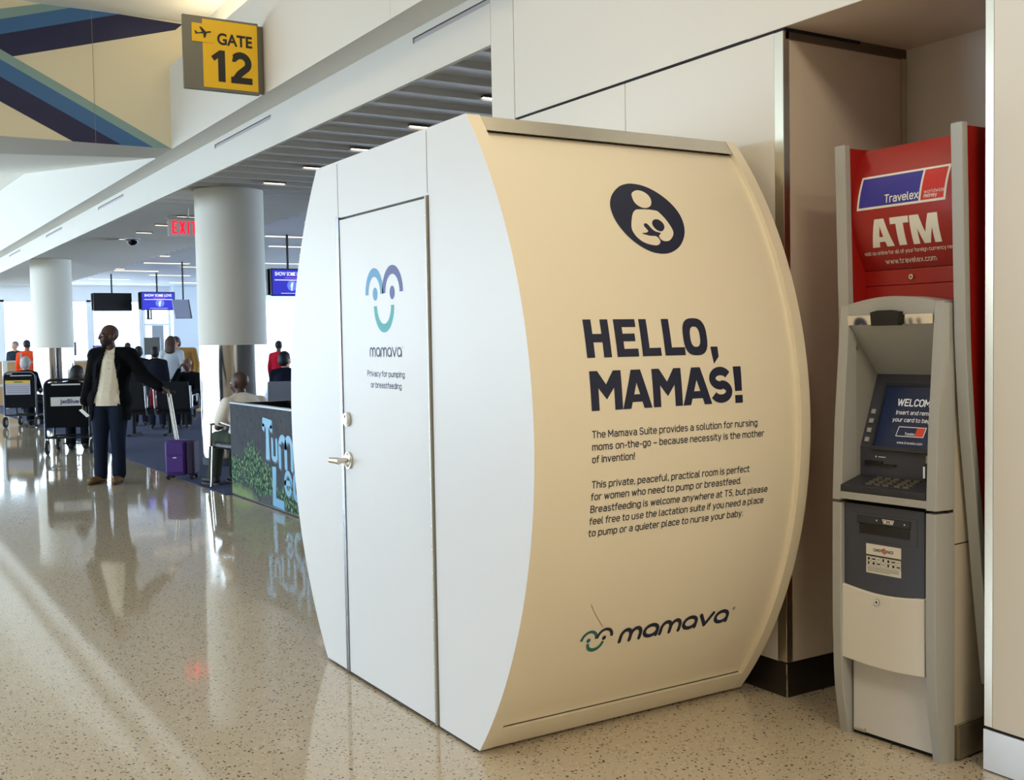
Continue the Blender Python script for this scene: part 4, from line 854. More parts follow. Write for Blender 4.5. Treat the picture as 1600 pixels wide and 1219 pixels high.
g = G(); g.cyl((0.15, 0.0, 0.36), (0.15, 0.0, 1.28), 0.020, 10); g.obj('ceiling_pole', M_black, t)

# ================================================================== PLAY-AREA KIOSK
ks = thing('picture_barrier', 'dark box barrier with forest picture and light blue lettering, touching the booth', 'barrier', (3.24, 9.1, 0))
def KL(x, y, z): return (x-3.24, y-9.1, z)
KY0, KY1, KZ = 7.75, 10.40, 0.885
g = G(); g.box(0.0, 0.04, KY0-9.1, KY1-9.1, 0.007, KZ); fr_p = g.obj('front_board', mat('barrier_board', (58, 60, 68), 0.5), ks, bevel=0.004)
g = G(); g.box(0.04, 0.60, KY1-9.14, KY1-9.1, 0.007, KZ); g.box(0.04, 0.60, KY0-9.1, KY0-9.06, 0.007, KZ); g.box(0.56, 0.60, KY0-9.06, KY1-9.14, 0.007, KZ+0.005); g.obj('side_board', M_black, ks)
g = G(); g.box(0.04, 0.56, KY0-9.06, KY1-9.14, 0.007, 0.74); g.obj('inner_cushion', mat('barrier_inside', (24, 24, 26), 0.8), ks)
g = G(); g.box(-0.004, 0.046, KY0-9.1, KY1-9.1, KZ-0.004, KZ+0.014); g.obj('top_rail', mat('rail_grey', (150, 154, 162), 0.35, 0.5), ks, bevel=0.003)
d = Decal().rect(-KY1+0.004, -KY0-0.004, 0.02, KZ-0.006)
pic = d.obj('picture', muralm(), lambda s, t: (3.239, -s, t)); pic.location = (-3.24, -9.1, 0); pic.parent = ks
M_tl = mat('picture_light_blue', (66, 150, 192), 0.4); M_tls = mat('picture_blue_shadow', (26, 70, 104), 0.5)
def chunky(d, ch, x0, x1, y0, y1, t):
    if ch == 'T': d.poly([(x0, y1-t*0.9), (x0+0.01, y1+0.012), (x1, y1-0.004), (x1-0.004, y1-t)]); cx = (x0+x1)/2; d.poly([(cx-t*0.42, y1-t*0.9), (cx-t*0.62, y0), (cx+t*0.6, y0+0.006), (cx+t*0.40, y1-t*0.95)]); d.disc(x0+t*0.35, y1-t*0.95, t*0.42); d.disc(x1-t*0.35, y1-t*1.0, t*0.42)
    elif ch == 'L': d.poly([(x0+0.006, y1), (x0+t*1.25, y1+0.006), (x0+t, y0+t*0.9), (x1, y0+t*0.8), (x1-0.006, y0-0.008), (x0, y0)])
    elif ch == 'u': d.stroke([(x0+t/2, y1), (x0+t/2, y0+t)]+arc((x0+x1)/2, y0+t*0.95, (x1-x0)/2-t/2, t*0.5, 180, 360, 10)+[(x1-t/2, y0+t), (x1-t/2, y1)], t)
    elif ch == 'm':
        r = (x1-x0-t)/4; d.stroke([(x0+t/2, y0), (x0+t/2, y1-r)]+arc(x0+t/2+r, y1-r-t*0.2, r, r, 180, 0, 10)+[(x0+t/2+2*r, y0)], t); d.stroke(arc(x0+t/2+3*r, y1-r-t*0.2, r, r, 180, 0, 10)+[(x1-t/2, y0)], t)
    elif ch in 'bl':
        d.stroke([(x0+t/2, y0), (x0+t/2, y1+0.12)], t)
        if ch == 'b': d.ring(sup((x0+x1)/2, (y0+y1)/2, (x1-x0)/2, (y1-y0)/2+t*0.3), sup((x0+x1)/2, (y0+y1)/2, (x1-x0)/2-t, (y1-y0)/2-t*0.6))
    elif ch == 'e': cx, cy = (x0+x1)/2, (y0+y1)/2; rx, ry = (x1-x0)/2-t/2, (y1-y0)/2-t/2; d.stroke([(cx-rx, cy)]+[(cx+rx*0.95, cy+t*0.1)]+arc(cx, cy, rx, ry, 10, 320, 22), t)
    elif ch == 'a': cx, cy = (x0+x1)/2, (y0+y1)/2; d.ring(sup(cx, cy, (x1-x0)/2, (y1-y0)/2), sup(cx, cy, (x1-x0)/2-t, (y1-y0)/2-t)); d.stroke([(x1-t/2, y1), (x1-t/2, y0)], t)
    elif ch == 'f': d.stroke(arc(x0+t*1.3, y1, t*0.8, t*0.8, 40, 180, 8)+[(x0+t/2, y0)], t); d.rect(x0-t*0.4, x0+t*1.6, y1-t*1.4, y1-t*0.7)
def tumble(d, ox=0.0, oz=0.0):
    for ch, a, b, z0, z1, t in (('T', -9.468, -9.215, 0.425, 0.785, 0.078), ('u', -9.245, -9.090, 0.425, 0.610, 0.046), ('m', -9.065, -8.715, 0.400, 0.655, 0.058), ('b', -8.680, -8.500, 0.410, 0.640, 0.055), ('l', -8.470, -8.415, 0.410, 0.640, 0.055), ('e', -8.380, -8.220, 0.410, 0.620, 0.050),
                                ('L', -9.240, -8.955, 0.035, 0.375, 0.080), ('e', -8.945, -8.755, 0.155, 0.375, 0.046), ('a', -8.735, -8.540, 0.130, 0.375, 0.050), ('f', -8.490, -8.410, 0.100, 0.400, 0.055)):
        chunky(d, ch, a+ox, b+ox, z0+oz, z1+oz, t)
    return d
tumble(Decal(), 0.014, -0.014).obj('lettering_shadow', M_tls, lambda s, t: (-0.0020, -s-9.1, t), pic).location = (3.24, 9.1, 0)
tumble(Decal()).obj('picture_lettering', M_tl, lambda s, t: (-0.0030, -s-9.1, t), pic).location = (3.24, 9.1, 0)

# ================================================================== PEOPLE
def remesh(g, name, m, vox, parent=None, smooth=4, cut=None, solid=0.0):
    me = bpy.data.meshes.new(name); bmesh.ops.recalc_face_normals(g.bm, faces=g.bm.faces); g.bm.to_mesh(me); g.bm.free()
    o = bpy.data.objects.new(name, me); COL.objects.link(o)
    r = o.modifiers.new('r', 'REMESH'); r.mode = 'VOXEL'; r.voxel_size = vox
    s = o.modifiers.new('s', 'SMOOTH'); s.factor = 0.5; s.iterations = smooth
    dg = bpy.context.evaluated_depsgraph_get(); dg.update()
    nm = bpy.data.meshes.new_from_object(o.evaluated_get(dg)); o.modifiers.clear(); o.data = nm; bpy.data.meshes.remove(me); nm.name = name
    if cut:
        b = bmesh.new(); b.from_mesh(nm); dead = [f for f in b.faces if cut(f.calc_center_median())]
        bmesh.ops.delete(b, geom=dead, context='FACES'); b.to_mesh(nm); b.free()
    if solid:
        s = o.modifiers.new('thickness', 'SOLIDIFY'); s.thickness = solid; s.offset = -1
    nm.materials.clear(); nm.materials.append(m)
    nm.polygons.foreach_set('use_smooth', [True]*len(nm.polygons))
    if parent: o.parent = parent
    return o
V3 = Vector
def stand(h):
    s = h/1.75
    J = dict(pelvis=(0, 0, .95), waist=(0, 0, 1.10), chest=(0, 0, 1.30), neck=(0, -.01, 1.46), head=(0, .015, 1.625))
    for n, k in (('R', 1), ('L', -1)):
        J.update({'sh'+n: (.175*k, 0, 1.40), 'el'+n: (.225*k, -.03, 1.12), 'wr'+n: (.235*k, .04, .87), 'hip'+n: (.09*k, 0, .93), 'kn'+n: (.10*k, .02, .50), 'an'+n: (.11*k, -.01, .085), 'toe'+n: (.13*k, .15, .035)})
    return {k: V3(v)*s for k, v in J.items()}
def sit(h):
    s = h/1.75
    J = dict(pelvis=(0, 0, .53), waist=(0, -.03, .68), chest=(0, -.03, .88), neck=(0, 0, 1.04), head=(0, .03, 1.20))
    for n, k in (('R', 1), ('L', -1)):
        J.update({'sh'+n: (.175*k, -.02, .98), 'el'+n: (.225*k, .06, .72), 'wr'+n: (.16*k, .29, .66), 'hip'+n: (.09*k, 0, .52), 'kn'+n: (.11*k, .43, .51), 'an'+n: (.11*k, .44, .085), 'toe'+n: (.12*k, .60, .035)})
    return {k: V3(v)*s for k, v in J.items()}
M_skin = {'dark': mat('skin_dark_brown', (74, 46, 38), 0.5), 'brown': mat('skin_brown', (120, 82, 64), 0.5), 'light': mat('skin_light', (204, 160, 138), 0.5)}
M_eye = mat('eye_white', (210, 205, 200), 0.3); M_iris = mat('eye_dark', (26, 18, 14), 0.2)
def hair_m(c): return mat('hair_%d_%d_%d' % c, c, 0.6, noise=0.25, nscale=90)
def cloth(c): return mat('cloth_%d_%d_%d' % c, c, 0.9, spec=0.12, noise=0.12, nscale=60, bump=0.25)
def person(label, loc, face, J, h=1.75, skin='light', top=((60, 60, 70), 'long'), legs=(40, 44, 60), shoes=(30, 28, 28), hair=None, look=None, group=None, vox=0.014, fingers=True, jacket=None, build=1.0, hand_dir={}, curl=0.35):
    s = h/1.75; rz = math.atan2(face[1], face[0])-PI/2; X = V3((1, 0, 0))
    hf = V3((look[0], look[1], look[2] if len(look) > 2 else 0)).normalized() if look else V3((0, 1, 0))
    zx = V3((0, 0, 1)); hs_ = hf.cross(zx).normalized(); hu = hs_.cross(hf); HM = Matrix((hs_, hf, hu)).transposed()
    hc = J['head']
    def hp(x, y, z): return hc+HM @ (V3((x, y, z))*s)
    def arm_caps(g, k, e=0.0, upto=1.0):
        sh, el, wr = J['sh'+k], J['el'+k], J['wr'+k]
        g.cap(sh, sh.lerp(el, min(1, upto*2)), .052*s+e, (.052-.012*min(1, upto*2))*s+e)
        if upto > 0.5: g.cap(el, el.lerp(wr, (upto-.5)*2), .041*s+e, (.041-.013*(upto-.5)*2)*s+e)
    def leg_caps(g, k, e=0.0, upto=1.0):
        hp_, kn, an = J['hip'+k], J['kn'+k], J['an'+k]
        g.cap(hp_, kn, .086*s*build+e, .056*s+e); g.cap(kn, kn.lerp(an, upto), .056*s+e, .040*s+e)
        if not e: g.cap(kn+(an-kn)*0.25+V3((0, -.012, 0)), kn+(an-kn)*0.45+V3((0, -.01, 0)), .05*s, .045*s)
    def torso(g, e=0.0, low=True):
        pe, wa, ch, ne = J['pelvis'], J['waist'], J['chest'], J['neck']
        sd = (J['shR']-J['shL']).normalized()
        g.cap(pe, wa, .150*s*build+e, .140*s*build+e, sd, .70); g.cap(wa, ch, .140*s*build+e, .158*s*build+e, sd, .68)
        g.cap(ch, ch.lerp(ne, .55), .158*s*build+e, .10*s+e, sd, .66); g.cap(J['shR'], J['shL'], .056*s+e, .056*s+e)
        g.cap(J['shR'], ne-V3((0, 0, .02*s)), .05*s+e, .055*s+e); g.cap(J['shL'], ne-V3((0, 0, .02*s)), .05*s+e, .055*s+e)
        if low: g.cap(J['hipR'], J['hipL'], .10*s*build+e, .10*s*build+e)
    g = G(); torso(g); g.cap(J['neck']-V3((0, 0, .05*s)), hc-hu*(.06*s), .056*s, .054*s)
    for k in 'RL':
        arm_caps(g, k); leg_caps(g, k); g.cap(J['an'+k]+V3((0, -.02*s, -.03*s)), J['toe'+k], .040*s, .030*s, None, .8)
        wr = J['wr'+k]; fd = V3(hand_dir.get(k, wr-J['el'+k])).normalized(); sgn = 1 if k == 'R' else -1
        pn = (V3((-sgn, 0.15, 0))-fd*fd.dot(V3((-sgn, 0.15, 0)))); pn = pn.normalized() if pn.length > .05 else V3((0, 0, -1)); sd = fd.cross(pn).normalized()
        if sd.y < 0: sd = -sd
        kn_ = wr+fd*.085*s; g.cap(wr+fd*.015*s, kn_, .026*s, .040*s, sd, .42)
        for i, (o_, l) in enumerate(((.030, .072), (.010, .082), (-.010, .076), (-.029, .060))):
            b0 = kn_+sd*o_*s; d1_ = (fd+pn*curl).normalized(); m1 = b0+d1_*l*.5*s; d2_ = (fd*(1-curl*.7)+pn*curl*2.2).normalized(); m2 = m1+d2_*l*.5*s
            g.cap(b0-fd*.01*s, m1, .0092*s, .0086*s); g.cap(m1, m2, .0086*s, .0076*s)
        tb = wr+fd*.030*s+sd*.028*s; t1 = tb+(fd*.6+sd*.65+pn*.35).normalized()*.042*s; g.cap(tb, t1, .0125*s, .0105*s); g.cap(t1, t1+(fd*.85+sd*.1+pn*.6).normalized()*.032*s, .0105*s, .009*s)
    # head
    g.ell(hp(0, -.012, .025), .076*s, .096*s, .094*s, HM); g.ell(hp(0, .022, -.045), .060*s, .070*s, .070*s, HM); g.ell(hp(0, .048, -.088), .030*s, .030*s, .024*s, HM)
    g.cap(hp(0, .088, .005), hp(0, .106, -.030), .0095*s, .0145*s); g.cap(hp(-.012, .095, -.036), hp(.012, .095, -.036), .009*s, .009*s)
    g.cap(hp(-.036, .078, .022), hp(.036, .078, .022), .012*s, .012*s); g.cap(hp(-.020, .083, -.064), hp(.020, .083, -.064), .0085*s, .0085*s); g.cap(hp(-.018, .080, -.075), hp(.018, .080, -.075), .0085*s, .0085*s)
    for k in (1, -1): g.ell(hp(.077*k, -.008, -.015), .012*s, .022*s, .034*s, HM); g.ell(hp(.040*k, .060, -.03), .026*s, .026*s, .030*s, HM)
    body = remesh(g, 'person', M_skin[skin], vox, smooth=3)
    body.location = loc; body.rotation_euler = (0, 0, rz); tag(body, label, 'person', group)
    # eyes
    for k in (1, -1):
        g = G(); g.ell(hp(.031*k, .078, .004), .0135*s, .0135*s, .011*s, HM, 12, 8); e_ = g.obj('eye', M_eye, body, smooth=60)
        g = G(); g.ell(hp(.031*k, .0905, .004), .0055*s, .003*s, .0055*s, HM, 10, 6); g.obj('iris', M_iris, e_, smooth=60)
    # clothes
    g = G(); torso(g, .014)
    up = {'tee': .36, 'long': .97}[top[1]]
    for k in 'RL': arm_caps(g, k, .015 if up > .5 else .024, up)
    hemz = -1
    if J['pelvis'].z > .7: pe_ = J['pelvis']; g.cap(pe_, pe_-V3((0, 0, .16*s)), .172*s*build, .172*s*build, X, .76); hemz = pe_.z-.075*s
    remesh(g, 'shirt', cloth(top[0]), vox, body, 3, (lambda c: c.z < hemz) if hemz > 0 else None)
    g = G(); g.cap(J['hipR'], J['hipL'], .112*s*build, .112*s*build); g.cap(J['pelvis'], J['pelvis'].lerp(J['waist'], .3), .158*s*build, .15*s*build, X, .74)
    for k in 'RL': leg_caps(g, k, .018+.010*(build-1)*4, .93); an = J['an'+k]; g.cap(J['kn'+k].lerp(an, .1), J['kn'+k].lerp(an, .95), .074*s, .072*s)
    remesh(g, 'trousers', cloth(legs), vox, body, 3)
    for k in 'RL':
        an, toe = J['an'+k], J['toe'+k]; hd = V3((toe.x-an.x, toe.y-an.y, 0)).normalized(); he = an-hd*.035*s
        g = G(); g.cap((he.x, he.y, he.z-.035*s), (toe.x, toe.y, toe.z+.012*s), .046*s, .043*s, None, .85); g.cap((he.x, he.y, he.z-.02*s), an+V3((0, 0, .03*s)), .046*s, .050*s)
        zf = an.z-.085*s
        so = remesh(g, 'shoe', mat('shoe_%d_%d_%d' % shoes, shoes, 0.6), min(vox, .012), body, 3)
        for v in so.data.vertices: v.co.z = max(v.co.z, zf+.004)
        g = G(); side = V3((-hd.y, hd.x, 0)); fl_ = []
        for q in range(20):
            a_ = 2*PI*q/20; c_ = V3(((he+toe)/2)); L_ = (toe-he).length/2+.05*s; p = c_+hd*(L_*math.cos(a_))+side*((.047 if math.cos(a_) > 0 else .041)*s*math.sin(a_)); fl_.append((p.x, p.y, zf))
        g.prism(fl_, (0, 0, .022*s)); g.obj('sole', mat('shoe_sole', (70, 62, 54), 0.7), so)
    if jacket:
        col, w0, w1, hem = jacket; g = G(); torso(g, .036)
        for k in 'RL': arm_caps(g, k, .030, .95)
        pe = J['pelvis']; g.cap(pe, (pe.x, pe.y, hem+.06), .185*s*build, .205*s*build, X, .74)
        zt = J['neck'].z; zb_ = hem
        def cut(c):
            k_ = min(1, max(0, (zt-c.z)/(zt-zb_))); cx = J['neck'].x+(J['pelvis'].x-J['neck'].x)*k_
            return c.z < hem+.005 or (c.y > 0.015 and abs(c.x-cx) < w0+(w1-w0)*k_) or (c.z > zt-.03 and math.hypot(c.x-J['neck'].x, c.y-J['neck'].y) < .066) or c.z > zt+.035
        jk = remesh(g, 'jacket', cloth(col), vox, body, 3, cut, .012)
        for k, sg_ in (('R', 1), ('L', -1)):
            g = G(); n_ = J['neck']; a = V3((n_.x+sg_*(w0+.012), .062, zt-.015)); b = V3((n_.x+(pe.x-n_.x)*.45+sg_*(w0+(w1-w0)*.45+.004), .150*s, zt-.30)); c = V3((n_.x+sg_*(w0+.075), .118*s, zt-.16))
            g.prism([a, b, c], (0, .012, 0)); g.obj('lapel', cloth(col), jk)
    if hair:
        kind, c = hair; g = G(); g.ell(hp(0, -.018, .032), .086*s, .104*s, .098*s, HM)
        if kind == 'full': g.ell(hp(0, -.045, -.02), .088*s, .078*s, .09*s, HM)
        if kind == 'long': g.ell(hp(0, -.04, -.02), .118*s, .10*s, .12*s, HM); g.cap(hp(0, -.045, .0), hp(0, -.075, -.17), .125*s, .115*s, hs_, .55)
        hi = HM.inverted()
        def hcut(c_):
            q = (hi @ (c_-hc))/s; return q.y > .030 and q.z < .062 or (q.z < -.075 and kind == 'short') or (kind == 'short' and q.y > 0.0 and q.z < .02)
        hb = remesh(g, 'hair', hair_m(c), min(vox, .012), body, 3, hcut, .008)
        if kind == 'cap':
            pass
    return body
RT = V3((0.8499, -0.5270, 0)).normalized(); AW = V3((0.5270, 0.8499, 0)).normalized()
TOCAM = (-AW.x, -AW.y)
def rel(base, l, d): p = V3(base)+RT*l+AW*d; return (p.x, p.y, base[2])

# the standing man with the suitcase (faces the camera; local +x is his right)
MB = (2.45, 12.13, 0.0)
J = stand(1.66); MS = 1.025
J.update({k: V3(v) for k, v in dict(pelvis=(-.045, 0, .88), waist=(-.06, .0, 1.03), chest=(-.085, 0, 1.22), neck=(-.085, -.01, 1.375), head=(-.062, .02, 1.525),
    shR=(.085, 0, 1.318), elR=(.165, -.04, 1.06), wrR=(.205, .03, .835), shL=(-.262, 0, 1.318), elL=(-.425, .03, 1.095), wrL=(-.590, .06, .985),
    hipR=(.045, 0, .865), hipL=(-.135, 0, .865), knR=(.055, .03, .47), knL=(-.125, .03, .47), anR=(.075, 0, .08), anL=(-.115, 0, .08), toeR=(.125, .14, .035), toeL=(-.125, .16, .035)).items()})
J = {k: v*MS for k, v in J.items()}
man = person('bald person in black blazer, cream shirt and jeans standing beside a purple suitcase', MB, TOCAM, J, 1.66*MS, 'dark', ((224, 216, 198), 'long'), (28, 37, 54), (122, 92, 54), None, (0.78, 0.62, 0.02), None, 0.008, jacket=((10, 12, 16), .052, .172, .665), build=1.12, hand_dir={'L': (-.75, 0.1, -.35), 'R': (.05, .25, -.9)}, curl=.55)
g = G()
for k in range(3): g.cyl((-.088+.002*k, .120, 1.33-.055*k), (-.088+.002*k, .131, 1.33-.055*k), .006, 10)
g.obj('shirt_buttons', mat('button_cream', (200, 188, 160), .4), man)
hc = V3((-.062, .02, 1.525))*MS; d_ = V3((.78, .62, 0)).normalized(); s_ = V3((d_.y, -d_.x, 0)); HB = Matrix((s_, d_, V3((0, 0, 1)))).transposed()
g = G(); g.ell(hc+HB @ V3((0, .022, -.052)), .0625, .0735, .068, HB); g.ell(hc+HB @ V3((0, .05, -.086)), .034, .034, .030, HB)
remesh(g, 'beard', hair_m((22, 18, 18)), .007, man, 3, lambda c: (HB.inverted() @ (c-hc)).z > -.048 or (HB.inverted() @ (c-hc)).y < -.01)
g = G(); d_ = V3((.78, .62, 0)).normalized(); s_ = V3((d_.y, -d_.x, 0))
for k in (1, -1): g.tube([hc+d_*.095+s_*(.034*k)+V3((0, 0, .008))+s_*(.020*math.cos(a))*1+V3((0, 0, .015*math.sin(a))) for a in (2*PI*q/12 for q in range(13))], .0025, 6); g.tube([hc+d_*.088+s_*(.054*k)+V3((0, 0, .012)), hc+d_*.0+s_*(.080*k)+V3((0, 0, .010))], .0022, 6)
g.tube([hc+d_*.098+s_*.014+V3((0, 0, .010)), hc+d_*.098-s_*.014+V3((0, 0, .010))], .0025, 6); g.obj('glasses', M_black, man)
# the paper in his right hand
pp = V3(rel(MB, -.225, -.15)); g = G(); g.prism([(pp.x+RT.x*a, pp.y+RT.y*a, .735+b) for a, b in ((-.005, .055), (.028, .068), (.105, -.005), (.075, -.022))], (0.003, 0.004, 0))
tag(g.obj('boarding_paper', mat('paper_white', (240, 240, 238), .6)), 'folded white paper held in the lowered hand of the person in the black blazer', 'paper')
# suitcase
sc = thing('suitcase', 'small purple wheeled suitcase with raised handle on the blue carpet edge', 'suitcase', (3.17, 11.93, 0.007), math.atan2(RT.y, RT.x))
M_pur = mat('suitcase_purple', (74, 40, 132), .6, noise=.2, nscale=70, bump=.3); M_purd = mat('suitcase_dark', (40, 28, 62), .7)
g = G(); g.box(-.15, .075, -.10, .10, .045, .425); g.obj('shell', M_pur, sc, bevel=.035, smooth=50, seg=4)
g = G(); g.box(.075, .165, -.095, .12, .045, .42); g.obj('dark_side', M_purd, sc, bevel=.03, smooth=50, seg=4)  # side of the case in a darker purple than the front
g = G(); g.box(-.13, .055, -.118, -.098, .08, .25); g.box(-.13, .055, -.114, -.098, .27, .40); g.obj('front_pocket', M_pur, sc, bevel=.008)
g = G(); g.box(-.055, -.018, -.1215, -.117, .235, .247); g.obj('badge', M_swh if False else mat('badge_white', (225, 225, 230), .4), sc)
for x in (-.12, .13):
    for y in (-.07, .08): g = G(); g.cyl((x, y-.012, .024), (x, y+.012, .024), .024, 16); g.obj('wheel', M_black, sc)
g = G(); g.tube([(-.055, 0, .42), (-.125, 0.0, .925)], .010, 10); g.tube([(-.035, 0.02, .42), (-.105, 0.02, .925)], .008, 10); g.obj('handle_tube', mat('handle_silver', (196, 190, 180), .3, .7), sc)
g = G(); g.cap((-.165, 0.01, .935), (-.065, 0.01, .935), .017, .017); g.obj('handle_grip', M_black, sc)

# seated man in white by the kiosk, with his chair
def chair(label, loc, face, arms=True, group=None):
    t = thing('lounge_chair', label, 'chair', loc, math.atan2(face[1], face[0])-PI/2, group)
    g = G(); g.box(-.24, .24, -.22, .26, .40, .46); g.obj('seat', M_black, t, bevel=.02)
    g = G(); g.prism([(-.24, -.22, .45), (-.24, -.28, .82), (-.24, -.24, .83), (-.24, -.17, .47)], (.48, 0, 0)); g.obj('backrest', M_black, t, bevel=.012)
    for sx in (-1, 1):
        for y in (-.20, .22): g = G(); g.tube([(.25*sx, y, .42), (.25*sx, y+(.05 if y > 0 else -.05), .0)], .014, 10); g.obj('leg', M_chrome, t)
        if arms: g = G(); g.tube([(.265*sx, -.22, .46), (.265*sx, -.20, .64), (.265*sx, .0, .665), (.265*sx, .22, .64), (.265*sx, .24, .42)], .015, 10); g.obj('armrest', M_chrome, t)
    return t
SM = (3.52, 10.80, 0.007); SF = (-.20, .98)
chair('black lounge chair with steel armrests under the person in white', SM, SF)
J = sit(1.62)
J.update({k: V3(v) for k, v in dict(chest=(0, .0, .77), neck=(0, .05, .915), head=(.0, .10, 1.05), shR=(.185, .02, .845), shL=(-.185, .02, .845), elR=(.25, .08, .62), elL=(-.25, .10, .62)).items()})
J['knR'] = V3((.12, .42, .50)); J['anL'] = V3((-.14, .42, .085)); J['toeL'] = V3((-.16, .57, .035))
person('bald person in white T-shirt seated before the column, half hidden by the picture barrier', (SM[0], SM[1], 0.007), SF, J, 1.72, 'dark', ((236, 230, 222), 'tee'), (66, 74, 66), (30, 30, 34), None, (-.35, 1, -.05), None, .010, build=1.22)

# wheelchairs
def wheelchair(label, loc, face, plates, group):
    t = thing('wheelchair', label, 'wheelchair', loc, math.atan2(face[1], face[0])-PI/2, group)
    M_wf = mat('wheelchair_frame', (40, 42, 48), .35, .5)
    g = G(); w = .285
    hoop = [(-w, -.30, .22), (-w, -.30, .88)]+[(-w+.10-.10*math.cos(a), -.30, .91+.10*math.sin(a)) for a in (PI/2*k/6 for k in range(1, 7))]+[(w-.10+.10*math.sin(a), -.30, .91+.10*math.cos(a)) for a in (PI/2*k/6 for k in range(0, 7))]+[(w, -.30, .22)]
    g.tube(hoop, .018, 10); g.obj('push_frame', mat('wheelchair_tube', (60, 62, 68), .25, .9), t)
    g = G(); g.box(-w+.015, w-.015, -.315, -.285, .36, .97); g.obj('backrest', mat('wheelchair_fabric', (12, 13, 17), .85, spec=.15), t, bevel=.01)
    g = G(); g.box(-w+.02, w-.02, -.28, .20, .42, .48); g.obj('seat', mat('wheelchair_fabric', (12, 13, 17), .85, spec=.15), t, bevel=.015)
    g = G()
    for s_ in (-1, 1):
        g.tube([(w*s_, -.30, .22), (w*s_, .30, .20), (w*s_, .36, .10)], .016, 8); g.tube([(w*s_, -.28, .66), (w*s_, .15, .66), (w*s_, .20, .48), (w*s_, .22, .22)], .016, 8)
    g.tube([(-w, -.26, .22), (w, -.26, .22)], .014, 8); g.tube([(-w, .20, .22), (w, .20, .22)], .014, 8); g.obj('side_frame', M_wf, t)
    for s_ in (-1, 1): g = G(); g.box(w*s_-.03, w*s_+.03, -.22, .16, .665, .70); g.obj('armrest', M_black, t, bevel=.01)
    for s_ in (-1, 1):
        for y, r in ((-.36, .10), (.30, .085)):
            g = G(); g.cyl((w*s_+.012, y, r), (w*s_+.046, y, r), r, 24); wh = g.obj('wheel', mat('tyre_black', (24, 24, 26), .7), t, bevel=.008)
            g = G(); g.cyl((w*s_+.008, y, r), (w*s_+.050, y, r), r*.5, 16); g.obj('hub', M_steel, wh)
            g = G(); g.tube([(w*s_, y, r), (w*s_, y+(.06 if y < 0 else -.02), .22)], .012, 8); g.obj('fork', M_steel, t)
    g = G(); g.box(-.20, .20, .34, .48, .08, .095); g.obj('footrest', M_wf, t)
    # plates on the back (read from behind: direction +x is the reader's left in this frame)
    for (x0, x1, z0, z1, m, txt, ink) in plates:
        p_ = Decal().rect(x0, x1, z0, z1).obj('back_plate', m, lambda s, t_: (s, -.3165, t_), t)
        if txt:
            d = Decal()
            for body, a, b, z, c_ in txt: 
                if body == '-': d.rect(a, b, z, z+c_)
                else: d.text(body, a, b, z, c_, .03)
            d.obj('plate_lettering', ink, lambda s, t_: (s, -.3175, t_), p_)
    return t
M_pw = mat('plate_white', (208, 206, 204), .5); M_pv = mat('plate_lilac_grey', (150, 146, 160), .5); M_py = mat('plate_yellow', (190, 160, 40), .5); M_jb = mat('plate_navy', (44, 46, 104), .5); M_pk = mat('plate_black', (30, 28, 30), .5)
fB = (0.36, 0.93); fA = (0.50, 0.87)
LB = (2.80, 16.10, 0.0); LA = (3.05, 22.0, 0.0)
wheelchair('black wheelchair with white lettered plate, next to the standing person', LB, fB, [(-.205, .275, .655, .775, M_pw, [('jetBlue', -.085, .155, .690, .055)], M_jb), (-.19, .18, .935, .955, M_pw, None, None)], 'wheelchairs seen from behind')
wheelchair('black wheelchair with yellow and grey notice, in front of the far column', LA, fA, [(-.255, .195, .60, .80, M_pv, [('-', -.22, .16, .74-.035*k, .010) for k in range(4)], mat('plate_text', (112, 108, 124), .5)), (-.255, .195, .80, .86, M_py, [('-', -.10, .06, .822, .018)], M_pk), (-.16, .22, .94, .952, M_pw, None, None)], 'wheelchairs seen from behind')
def seatp(loc, face, off, **kw):
    return (loc[0]+face[0]*off, loc[1]+face[1]*off, loc[2])
J = sit(1.60); J['head'] += V3((.09, .03, -.02)); J['neck'] += V3((.04, .02, 0)); J['elL'] = V3((-.31, .02, .70)); J['wrL'] = V3((-.33, .26, .69))
person('person with black hair and dark clothes seated in the wheelchair with the white plate', seatp(LB, fB, -.03), fB, J, 1.72, 'brown', ((24, 26, 34), 'long'), (22, 24, 30), (24, 24, 26), ('full', (16, 14, 16)), (.6, .8, -.05), 'wheelchair passengers', .014)
J = sit(1.70)
person('person with short grey hair and dark jacket seated in the far wheelchair', seatp(LA, fA, -.03), fA, J, 1.78, 'light', ((22, 24, 30), 'long'), (24, 26, 34), (28, 28, 30), ('full', (176, 174, 176)), (-.15, 1, 0), 'wheelchair passengers', .014)
# papers on the armrest of wheelchair A
g = G(); g.prism([(3.42, 21.90, .74), (3.54, 21.80, .66), (3.64, 21.97, .60), (3.51, 22.09, .70)], (0.004, 0, .010)); tag(g.obj('newspaper', mat('newsprint', (222, 220, 214), .8)), 'folded white newspaper held beside the far wheelchair', 'newspaper')

